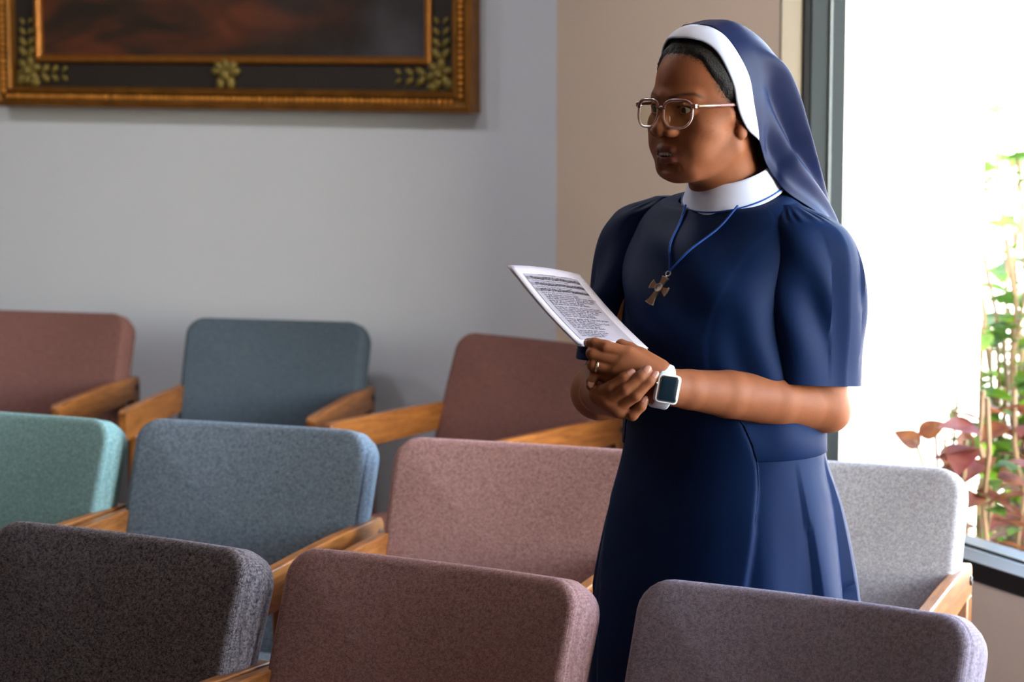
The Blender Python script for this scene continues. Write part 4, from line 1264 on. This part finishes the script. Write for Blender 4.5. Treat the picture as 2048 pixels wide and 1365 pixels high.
# ---------------------------------------------------------------- eyeglasses
M_ACET = plain('rosy_clear_acetate', srgb(196, 150, 140), 0.12, **{'Transmission Weight': 0.35, 'IOR': 1.45})
M_ACET_D = plain('rosy_brown_acetate', srgb(138, 88, 84), 0.15, **{'Transmission Weight': 0.15, 'IOR': 1.45})
M_GOLDCORE = plain('pale_gold_metal', srgb(228, 196, 160), 0.25, 0.9)
ml, nt, p = new_mat('clear_lens'); nt.nodes.remove(p)
t_ = nt.nodes.new('ShaderNodeBsdfTransparent'); t_.inputs[0].default_value = (0.93, 0.90, 0.80, 1)
g_ = nt.nodes.new('ShaderNodeBsdfGlossy'); g_.inputs['Roughness'].default_value = 0.02; g_.inputs[0].default_value = (0.85, 0.9, 0.55, 1)
x_ = nt.nodes.new('ShaderNodeMixShader'); x_.inputs[0].default_value = 0.06
nt.links.new(t_.outputs[0], x_.inputs[1]); nt.links.new(g_.outputs[0], x_.inputs[2]); nt.links.new(x_.outputs[0], nt.nodes['Material Output'].inputs['Surface'])
GC = head(0, 9.6, -0.3)
specs = empty('eyeglasses', tuple(GC)); tag(specs, 'clear rosy framed eyeglasses with metal-cored arms on the face of the woman', 'eyeglasses')
def gl(x, y, z): return head(x, 9.6+y, -0.3+z) - GC
def lens_outline(n=48):
    pts = []
    for j in range(n):
        a = 2*math.pi*j/n
        c, s = math.cos(a), math.sin(a)
        x = 2.5*math.copysign(abs(c)**0.62, c); z = 1.95*math.copysign(abs(s)**(0.55 if s > 0 else 0.85), s)
        if z < 0: x *= 1 - 0.12*(z/2.0)**2
        pts.append((x, z))
    return pts
LO = lens_outline()
for s in (1, -1):
    wrap = math.radians(10)
    def lp(x, z, y=0.0):
        X = x; return gl(s*(3.15 + X*math.cos(wrap)) + 0, -X*math.sin(wrap) - 0.012*(X*X) + y - 0.10*z, z - 0.25)
    top = []; 
    rim = [lp(x*1.03, z*1.03) for x, z in LO]
    m = MB(); m.tube(rim + [rim[0]], 0.0019, 8, False); m.build('rim', M_ACET, specs)
    upper = [lp(x*1.03, z*1.03, 0.05) for x, z in LO if z > 0.55]
    upper = sorted(upper, key=lambda q: np.dot(q, HL))
    m = MB(); m.tube(upper, 0.0024, 8); m.build('brow_bar', M_ACET_D, specs)
    m = MB(); m.loft([[lp(x*k, z*k, 0.05*(1-k)) for x, z in LO] for k in (1.0, 0.6, 0.2)], True, False, True); m.build('lens', ml, specs)
    # temple arm
    a0 = gl(s*5.95, -0.75, 0.95); a1 = gl(s*6.7, -3.0, 1.0); a2 = gl(s*7.25, -6.5, 1.05); a3 = gl(s*7.4, -9.4, 0.9); a4 = gl(s*7.3, -11.2, -1.2)
    pts = bezier([a0, a1, a2, a3, a4], 30)
    m = MB(); rs = []
    for i, q in enumerate(pts):
        h = 0.0028 if i < 22 else 0.0024
        rs.append([q + HU*h*math.cos(b) + HL*0.0016*math.sin(b) for b in np.linspace(0, 2*math.pi, 10, endpoint=False)])
    m.loft(rs, True, True, True); arm = m.build('temple_arm', M_ACET_D, specs)
    cpts = pts[1:12]; m = MB(); rs = []
    for i, q in enumerate(cpts):
        h = 0.0021 if i < 8 else 0.0021 - 0.0004*(i-7)
        rs.append([q + HL*s*0.0009 + HU*h*math.cos(b) + HL*0.0012*math.sin(b) for b in np.linspace(0, 2*math.pi, 10, endpoint=False)])
    m.loft(rs, True, True, True); m.build('metal_core', M_GOLDCORE, arm)
    m = MB(); m.box((-0.0035, -0.003, -0.0034), (0.0035, 0.003, 0.0034), Matrix.Translation(Vector(a0)) @ Matrix(RH.tolist()).to_4x4()); m.build('hinge_block', M_ACET_D, specs, bevel=0.001)
    pad = gl(s*0.95, -0.55, -1.0); m = MB(); m.ball(pad, (0.0016, 0.003, 0.0055), Matrix(RH.tolist()), 10, 8); m.build('nose_pad', M_ACET, specs)
m = MB(); m.tube(bezier([gl(-0.75, 0.03, 0.35), gl(-0.3, 0.22, 0.62), gl(0.3, 0.22, 0.62), gl(0.75, 0.03, 0.35)], 12), 0.0026, 8); m.build('bridge', M_ACET_D, specs)

# ---------------------------------------------------------------- necklace with a flared cross
M_SILVER = plain('worn_silver', srgb(196, 190, 184), 0.3, 1.0, noise=0.15, nscale=300)
M_MEDAL = plain('dark_silver_relief', srgb(140, 126, 116), 0.4, 0.9, noise=0.35, nscale=900, bump=0.8, bscale=1200)
M_BROWNIN = plain('brown_enamel', srgb(112, 78, 54), 0.4, 0.3, noise=0.2, nscale=400)
NC = body(0.0, 0.165, 1.24)
neck = empty('cross_necklace', tuple(NC)); tag(neck, 'brown and silver flared cross on a blue cord hanging on the navy dress', 'necklace')
def chest(l, z, out):
    best = None
    lo, hi = -1.4, 1.4
    for _ in range(40):
        mid = (lo+hi)/2
        if dress_pt(mid, z, out)[0] < l: lo = mid
        else: hi = mid
    ll, dd = dress_pt((lo+hi)/2, z, out); return body(ll, dd, z)
ring_p = chest(-0.004, 1.262, 0.008)
def strand(pts):
    return bezier([chest(l, z, 0.0035) for l, z in pts], 40)
st1 = strand([(-0.032, 1.354), (-0.026, 1.33), (-0.018, 1.30), (-0.009, 1.275)])[:-1] + [ring_p]
st2 = strand([(0.058, 1.357), (0.044, 1.325), (0.022, 1.295), (0.003, 1.27)])[:-1] + [ring_p]
for st in (st1, st2):
    m = MB(); m.tube([p - NC for p in st], 0.0018, 8); m.build('cord', M_BLUECORD, neck)
tiltv = BL*(-0.30) - HU*1.0; tiltv /= np.linalg.norm(tiltv)        # the cross hangs a little askew
sl_ = chest(-0.014, 1.215, 0.0) - chest(-0.004, 1.255, 0.0); axD = sl_/np.linalg.norm(sl_)
nrm = np.cross(BL, axD); nrm = nrm if np.dot(nrm, BF) > 0 else -nrm
nrm /= np.linalg.norm(nrm)
axD = tiltv - np.dot(tiltv, nrm)*nrm; axD /= np.linalg.norm(axD); axS = np.cross(axD, nrm)
def cr(x, y, o): return ring_p + axS*x + axD*y + nrm*o - NC
# ring and bail
m = MB(); m.tube([cr(0.0040*math.sin(a), 0.004-0.0040*math.cos(a), 0.0) for a in np.linspace(0, 2*math.pi, 24)], 0.0009, 8, False); m.build('ring', M_SILVER, neck)
m = MB(); m.ball(cr(0, 0.0095, 0), 0.0016); m.box((-0.003, -0.001, -0.0008), (0.003, 0.001, 0.0008), Matrix.Translation(Vector(cr(0, 0.0115, 0))) @ Matrix(np.stack([axS, axD, nrm], 1).tolist()).to_4x4()); m.build('bail', M_SILVER, neck)
def cross_outline(g):
    cy = 0.029; w = 0.0034; pts = []
    def arm(L, fl, ang):
        o = []
        for t in np.linspace(0, 1, 7):
            o.append((w + (fl-w)*t**2.2, 0.0045 + (L-0.0045)*t))
        left = [(-x, y) for x, y in o]
        prof = left + [(0, L+0.0012)] + o[::-1]
        ca, sa = math.cos(ang), math.sin(ang)
        return [(x*ca - y*sa, x*sa + y*ca) for x, y in prof]
    for L, fl, ang in ((0.0175, 0.0062, math.pi), (0.0160, 0.0066, math.pi*1.5), (0.026, 0.0075, 0.0), (0.0160, 0.0066, math.pi*0.5)):
        pts += arm(L + g, fl + g, ang)
    # order round: up, right, down, left in the (x, y-down) plane
    return pts, cy
def cross_mesh(g, o0, o1):
    pts, cy = cross_outline(g)
    n = len(pts); k = n//4; m = MB()
    v = [cr(x, cy+y, o0) for x, y in pts] + [cr(x, cy+y, o1) for x, y in pts]
    f = [(i, (i+1) % n, (i+1) % n + n, i+n) for i in range(n)]
    for q in range(4):                       # each arm is its own polygon, plus the middle square
        ids = list(range(q*k, q*k+k)); f.append(tuple(i+n for i in ids)); f.append(tuple(reversed(ids)))
    f.append(tuple(n + i for q in range(4) for i in (q*k, q*k+k-1)))
    m.add(v, f); return m
crs = cross_mesh(0.0009, -0.0012, 0.0010).build('cross', M_SILVER, neck, smooth=False)
cross_mesh(-0.0003, 0.0, 0.0015).build('enamel_inlay', M_BROWNIN, crs, smooth=False)
def disc(name, r, o0, o1, mat, par):
    m = MB(); m.loft([[cr(rr*math.cos(a), 0.029+rr*math.sin(a), o) for a in np.linspace(0, 2*math.pi, 28, endpoint=False)] for rr, o in ((r, o0), (r, o1), (r*0.86, o1+0.0004), (r*0.82, o1-0.0003), (0.0002, o1-0.0003))], True)
    return m.build(name, mat, par)
md = disc('medallion', 0.0068, 0.0005, 0.0022, M_MEDAL, crs)

# ---------------------------------------------------------------- wristwatch
M_WBAND = plain('white_silicone', srgb(198, 202, 212), 0.5)
M_CHROME = plain('chrome_case', srgb(226, 214, 200), 0.12, 1.0)
M_SCREEN = plain('dark_watch_screen', srgb(16, 30, 40), 0.22, 0.0, 0.25)
WC = lerp(L_WR, L_EL, -0.006)
wx = (L_EL - L_WR); wx /= np.linalg.norm(wx); wx[1] *= 0.4; wx /= np.linalg.norm(wx)
toc = EYE - WC; wn_ = toc - np.dot(toc, wx)*wx; wn_ /= np.linalg.norm(wn_)
wn_ = wn_ + np.array([-0.10, 0, -0.06]); wn_ -= np.dot(wn_, wx)*wx; wn_ /= np.linalg.norm(wn_)
wu = np.cross(wn_, wx); wu = wu if wu[2] > 0 else -wu
watch = empty('wristwatch', tuple(WC)); tag(watch, 'square smartwatch with dark screen and white strap on the forearm', 'watch')
WRAD = 0.0275
def wp(x, u, n): return wx*x + wu*u + wn_*n
rows = []
for x, o in ((-0.0115, 0.0002), (-0.0112, 0.0018), (-0.009, 0.0026), (0.009, 0.0032), (0.0112, 0.0026), (0.0115, 0.0004)):
    rows.append([wp(x, (WRAD+o+0.002)*math.sin(a), (WRAD+o-0.001)*math.cos(a)) for a in np.linspace(0, 2*math.pi, 64, endpoint=False)])
m = MB(); m.loft(rows, True); strap = m.build('strap', M_WBAND, watch)
def wcase(name, w, h, r, n0, n1, mat, par, rim=0.0012):
    ol = rrect(w, h, r, 6, 3)
    rings = [[wp(x, z, n0) for x, z in ol], [wp(x, z, n1-rim) for x, z in ol], [wp(x*(1-rim/w*0.5), z*(1-rim/h*0.5), n1-rim*0.3) for x, z in ol], [wp(x*(1-rim/w*1.2), z*(1-rim/h*1.2), n1) for x, z in ol], [wp(x*0.3, z*0.3, n1) for x, z in ol]]
    m = MB(); m.loft(rings, True, True, True); return m.build(name, mat, par, sharp=30)
cx0 = WRAD
case = wcase('case', 0.0172, 0.0208, 0.0062, cx0-0.003, cx0+0.0070, M_WBAND, watch)
wcase('bezel', 0.0150, 0.0186, 0.0052, cx0+0.003, cx0+0.0078, M_CHROME, case, 0.0008)
wcase('screen', 0.0132, 0.0168, 0.0042, cx0+0.004, cx0+0.0083, M_SCREEN, case, 0.0008)
m = MB(); m.tube([wp(-0.0170, 0.006, cx0+0.004), wp(-0.0192, 0.006, cx0+0.004)], 0.0028, 14); m.build('crown_knob', M_CHROME, watch)

# ring on the ring finger
M_RING = plain('pale_gold_ring', srgb(236, 214, 170), 0.18, 1.0)
q0, q1 = hand(*lh['ring'][1]), hand(*lh['ring'][0]); ax_ = (q1-q0)/np.linalg.norm(q1-q0); rc_ = lerp(q0, q1, 0.20)
u1 = np.cross(ax_, [0, 0, 1.0]); u1 /= np.linalg.norm(u1); u2 = np.cross(ax_, u1)
rows = [[ax_*x + (u1*math.cos(a) + u2*math.sin(a))*(0.0096+o) for a in np.linspace(0, 2*math.pi, 40, endpoint=False)] for x, o in ((-0.0019, 0), (-0.0017, 0.0009), (0, 0.0013), (0.0017, 0.0009), (0.0019, 0))]
m = MB(); m.loft(rows, True); fr = m.build('finger_ring', M_RING); fr.location = rc_
tag(fr, 'plain pale gold band on the ring finger holding the paper', 'ring')

# ---------------------------------------------------------------- printed sheet in the hand
M_PAPER = plain('white_paper', srgb(206, 200, 214), 0.8)
M_PRINT = plain('grey_copy_tint', srgb(166, 160, 174), 0.85, noise=0.10, nscale=40)
M_INK = plain('black_print', srgb(24, 20, 26), 0.9)
PB = HB + 0.0165
cBL = at_d(1158, 690, PB); cBR = at_d(1297, 697, PB+0.075); cTL = at_d(1018, 530, PB+0.120); cTR = at_d(1160, 549, PB+0.195)
PO = (cBL+cBR)/2
paper = empty('printed_sheet', tuple(PO)); tag(paper, 'folded white hymn sheet with music staves and verses held in the hands', 'paper')
def pp_(u, v, o=0.0):
    p = cBL*(1-u)*(1-v) + cBR*u*(1-v) + cTL*(1-u)*v + cTR*u*v
    n = np.cross(cBR-cBL, cTL-cBL); n /= np.linalg.norm(n)
    if np.dot(n, EYE-PO) < 0: n = -n
    return p + n*(o + 0.006*math.sin(math.pi*u)*v*0.6 - 0.004*math.sin(math.pi*v)) - PO
def leaf(o, du=0.0, dv=0.0, fan=0.0):
    n1, n2 = 16, 20
    return [[pp_(i/n1 + du, j/n2*(1+dv), o + fan*(j/n2)*(1-i/n1)) for i in range(n1+1)] for j in range(n2+1)]
for o, dv, fan, nm in ((0.0, 0.0, 0.0, 'front_leaf'), (-0.0022, 0.022, -0.002, 'back_leaf')):
    m = MB(); m.loft(leaf(o, 0, dv, fan), False); lf = m.build(nm, M_PAPER, paper)
    s_ = lf.modifiers.new('solid', 'SOLIDIFY'); s_.thickness = 0.0003
# photocopied area, staves and verses (flat print)
def patch(name, u0, u1, v0, v1, mat, o):
    m = MB(); m.loft([[pp_(u0+(u1-u0)*i/12, v0+(v1-v0)*j/14, o) for i in range(13)] for j in range(15)], False)
    return m.build(name, mat, paper)
patch('copied_area', 0.10, 0.86, 0.07, 0.90, M_PRINT, 0.0006)
def print_text(name, s, u, v, h, squeeze=1.0):
    cu = bpy.data.curves.new(name, 'FONT'); cu.body = s; cu.size = 1.0
    to = bpy.data.objects.new(name, cu); COL.objects.link(to)
    me = bpy.data.meshes.new_from_object(to.evaluated_get(bpy.context.evaluated_depsgraph_get()))
    bpy.data.objects.remove(to)
    co = np.empty(len(me.vertices)*3); me.vertices.foreach_get('co', co); co = co.reshape(-1, 3)
    W = np.linalg.norm(cBR-cBL); Hh = np.linalg.norm(cTL-cBL)
    for i, (x, y, z) in enumerate(co):
        me.vertices[i].co = pp_(u + x*h*squeeze/W, v + y*h/Hh, 0.0010)
    o = bpy.data.objects.new(name, me); COL.objects.link(o); o.parent = paper; me.materials.append(M_INK)
    return o
PAGE_TXT = [(0.30, .890, 'to thy heart we pray'), (0.62, .890, 'in tender care')]
for u, v, s in PAGE_TXT: print_text('heading', s, u, v, 0.0036)
lines = ["In the Saviour's home, with", "and loved with honour there and went it", "who with tender love, daily grew with", "gave to all a mother's gracious heart", "so full of love, sweet grace,", "that was true to thee till death.", None,
         "O help us, children, to sorrow kneel,", "from thy mercy and persevere home,", "to be humble servants of our life,", "whose sweet name in our heart", "to bless us, in all our need,", "or bow our heads till death.", None,
         "O Mary, guide with help and prayer", "and call thy Son above;", "that he, when coming, heart God,", "may not behold but Him;", "and so, with holy Jesus,", "in whom we live till death.", None,
         "Then he who still were", "the loved of all our souls", "is in the heavens here,", "with everlasting life."]
v = 0.640
for s in lines:
    if s is None: v -= 0.012; continue
    print_text('verse_line', s, 0.165, v, 0.0060, 0.92); v -= 0.0232
for k, v0 in enumerate((0.835, 0.765, 0.695)):
    m = MB()
    for q in range(5):
        vv = v0 + q*0.0075; m.loft([[pp_(0.11+0.74*i/16, vv, 0.0010) for i in range(17)], [pp_(0.11+0.74*i/16, vv+0.0018, 0.0010) for i in range(17)]], False)
    for i in range(34):
        u = 0.16 + 0.68*i/34; vv = v0 + 0.0075*rng.integers(0, 5); du = 0.013; dv = 0.0085
        m.loft([[pp_(u, vv-dv/2, .0012), pp_(u+du, vv-dv/2, .0012)], [pp_(u, vv+dv/2, .0012), pp_(u+du, vv+dv/2, .0012)]], False)
        up = 1 if vv < v0+0.015 else -1
        m.loft([[pp_(u+du*0.65, vv, .0012), pp_(u+du, vv, .0012)], [pp_(u+du*0.65, vv+up*0.024, .0012), pp_(u+du, vv+up*0.024, .0012)]], False)
    for ub in (0.11, 0.36, 0.61, 0.845):
        m.loft([[pp_(ub, v0, .0012), pp_(ub+0.004, v0, .0012)], [pp_(ub, v0+0.031, .0012), pp_(ub+0.004, v0+0.031, .0012)]], False)
    m.build('music_stave', M_INK, paper, smooth=False)
    print_text('stave_words', ['O in the home with tender mother hands', 'that keep the child so gentle and so mild', 'and all our days we sing to thee in love'][k], 0.15, v0-0.026, 0.0040, 0.95)

# ================================================================== planting outside the window
def leaf_mat(name, c1, c2, trans=0.5):
    m, nt, p = new_mat(name)
    N = nt.nodes; L = nt.links
    tc = N.new('ShaderNodeTexCoord'); n = N.new('ShaderNodeTexNoise'); n.inputs['Scale'].default_value = 14; n.inputs['Detail'].default_value = 4
    L.new(tc.outputs['Object'], n.inputs['Vector'])
    cr_ = N.new('ShaderNodeValToRGB'); cr_.color_ramp.elements[0].position = 0.38; cr_.color_ramp.elements[0].color = c1
    cr_.color_ramp.elements[1].position = 0.62; cr_.color_ramp.elements[1].color = c2
    L.new(n.outputs['Fac'], cr_.inputs[0])
    p.inputs['Roughness'].default_value = 0.5
    t = N.new('ShaderNodeBsdfTranslucent'); mx = N.new('ShaderNodeMixShader'); mx.inputs[0].default_value = trans
    L.new(cr_.outputs[0], p.inputs['Base Color']); L.new(cr_.outputs[0], t.inputs[0])
    L.new(p.outputs[0], mx.inputs[1]); L.new(t.outputs[0], mx.inputs[2]); L.new(mx.outputs[0], N['Material Output'].inputs['Surface'])
    return m
M_LEAF_G = leaf_mat('fresh_green_leaf', srgb(70, 104, 18), srgb(120, 152, 26))
M_LEAF_D = leaf_mat('dark_green_leaf', srgb(44, 74, 24), srgb(80, 112, 34))
M_LEAF_R = leaf_mat('red_bronze_leaf', srgb(78, 36, 30), srgb(132, 82, 40))
M_LEAF_P = leaf_mat('pink_red_leaf', srgb(96, 40, 44), srgb(124, 76, 62))
M_STEM = plain('plant_stem', srgb(110, 88, 62), 0.8)
def leaf_mesh(name, ln, wd, mat, fold=0.25, curl=0.25):
    vs = []; fs = []
    n = 9
    for i in range(n):
        t = i/(n-1); w = wd*math.sin(math.pi*t**0.75)**0.9*(1-0.15*t)
        z = -curl*ln*t*t
        for s in (-1, -0.5, 0, 0.5, 1): vs.append((s*w, ln*t, z + fold*abs(s)*w))
    for i in range(n-1):
        for j in range(4): fs.append((i*5+j, i*5+j+1, (i+1)*5+j+1, (i+1)*5+j))
    me = bpy.data.meshes.new(name); me.from_pydata(vs, [], fs); me.polygons.foreach_set('use_smooth', [True]*len(fs)); me.materials.append(mat)
    return me
LM = {k: leaf_mesh('leaf', *a) for k, a in dict(green=(0.075, 0.026, M_LEAF_G), dark=(0.085, 0.030, M_LEAF_D), red=(0.105, 0.036, M_LEAF_R), pink=(0.11, 0.040, M_LEAF_P)).items()}
def put_leaf(kind, loc, dirv, upv, sc, parent):
    d = Vector(dirv).normalized(); u = Vector(upv); s = d.cross(u).normalized(); u = s.cross(d)
    o = bpy.data.objects.new('leaf', LM[kind]); COL.objects.link(o); o.parent = parent
    o.matrix_local = Matrix.Translation(Vector(loc)) @ Matrix((s, d, u)).transposed().to_4x4() @ Matrix.Scale(sc, 4)
    return o
def stem(parent, pts, r): 
    m = MB(); m.tube(pts, r, 6); return m.build('stem', M_STEM, parent)
# tall loose green climber, leaning out past the wing wall
def shrub(base, label, kinds, stems, leaves_per, spread, height, sc, seed, cat='plant', group=None):
    rd = random.Random(seed)
    r = empty('leafy_shrub', tuple(base)); tag(r, label, cat, group)
    for k in range(stems):
        a = rd.uniform(0, 2*math.pi); ln = height*rd.uniform(0.65, 1.0); sp = spread*rd.uniform(0.3, 1.0)
        p0 = Vector((0.05*math.cos(a), 0.05*math.sin(a), 0.0))
        pts = [p0 + Vector((sp*math.cos(a)*t**1.4 + rd.uniform(-.02, .02), sp*math.sin(a)*t**1.4 + rd.uniform(-.02, .02), ln*t)) for t in np.linspace(0, 1, 8)]
        stem(r, [tuple(p) for p in pts], 0.006)
        for q in range(leaves_per):
            t = rd.uniform(0.12, 1.0); i = min(int(t*7), 6); c = pts[i].lerp(pts[i+1], t*7-i)
            b = rd.uniform(0, 2*math.pi)
            off = Vector((math.cos(b), math.sin(b), rd.uniform(-0.3, 0.5)))
            kk = rd.choice(kinds)
            put_leaf(kk, c + off*0.02, off, (rd.uniform(-.4, .4), rd.uniform(-.4, .4), 1), sc*rd.uniform(0.7, 1.25), r)
    return r
gpt = lambda px, Y: np.array([at_d(px, 700, Y)[0], at_d(px, 700, Y)[1], 0.0])
shrub(gpt(2044, 6.75), 'tall green leafy shrub right of the white stucco wall outside', ['green', 'green', 'dark'], 13, 23, 0.24, 1.52, 1.15, 3)
shrub(gpt(2095, 6.15), 'leafy green shrub in front of the tall one outside, cut by the right edge', ['green', 'green', 'dark'], 12, 24, 0.22, 1.28, 1.1, 13)
shrub(gpt(2330, 6.9), 'wider green shrub at the right edge behind the tall one outside', ['green', 'dark', 'green'], 11, 24, 0.24, 1.35, 1.2, 5)
shrub(gpt(2034, 6.08), 'bushy green shrub close behind the corner of the white stucco wall outside', ['green', 'green', 'dark'], 12, 24, 0.17, 1.22, 1.0, 21)
shrub(gpt(2044, 5.33), 'low red and pink leaved plant just outside the window beside the sill', ['red', 'pink', 'red', 'dark'], 12, 17, 0.11, 0.84, 0.8, 8)
# sparse red-leaved plant in front of the stucco wall
rp = empty('red_leaved_plant', tuple(gpt(1885, 5.35))); tag(rp, 'sparse bronze-red leaved plant against the white stucco wall outside', 'plant')
RB = np.array(rp.location)
def rl(px, py, Y=5.35): return at_d(px, py, Y) - RB
for tip in ((1870, 850), (1915, 790), (1890, 880), (1935, 880), (1830, 880)):
    stem(rp, bezier([np.array([0, 0, 0]), rl(1885, 1060), rl((1885+tip[0])/2, 970), rl(*tip)], 10), 0.0035)
for (px, py, dx, dz, kind, sc) in ((1842, 890, -1.0, 0.55, 'red', 0.62), (1836, 868, 1.0, 0.42, 'red', 0.62), (1925, 862, 0.25, -1.0, 'red', 0.62), (1888, 893, 0.35, -1.0, 'red', 0.55), (1875, 960, -0.7, 0.3, 'red', 0.6),
                                   (1905, 960, 0.3, 0.9, 'red', 0.6), (1890, 930, -0.1, -1.0, 'pink', 0.6), (1905, 820, 0.1, -1.0, 'dark', 0.4), (1918, 955, 0.7, 0.7, 'red', 0.55), (1940, 905, 0.3, 0.8, 'dark', 0.5), (1950, 940, 0.6, 0.4, 'red', 0.5)):
    put_leaf(kind, rl(px, py), (dx, -0.25, dz), (0.1, -1.0, 0.25), sc, rp)

# neighbouring white building with a flat eave
M_NEIGH = plain('cream_render', srgb(240, 236, 228), 0.9)
M_EAVE = plain('grey_eave_board', srgb(196, 186, 176), 0.8)
nb_ = empty('neighbour_building', tuple(gpt(2100, 13.0))); tag(nb_, 'white neighbouring building with a pale grey eave beyond the shrubs', 'building')
w0 = np.array(nb_.location)
Mw = Matrix.Rotation(math.radians(-25), 4, 'Z')
m = MB(); m.box((-6, 0, 0), (8, 0.3, 3.6), Mw); m.build('wall', M_NEIGH, nb_, smooth=False)
m = MB(); m.box((-6.5, -0.7, 1.55), (8.5, 0.0, 1.80), Mw); m.build('eave', M_EAVE, nb_, smooth=False)
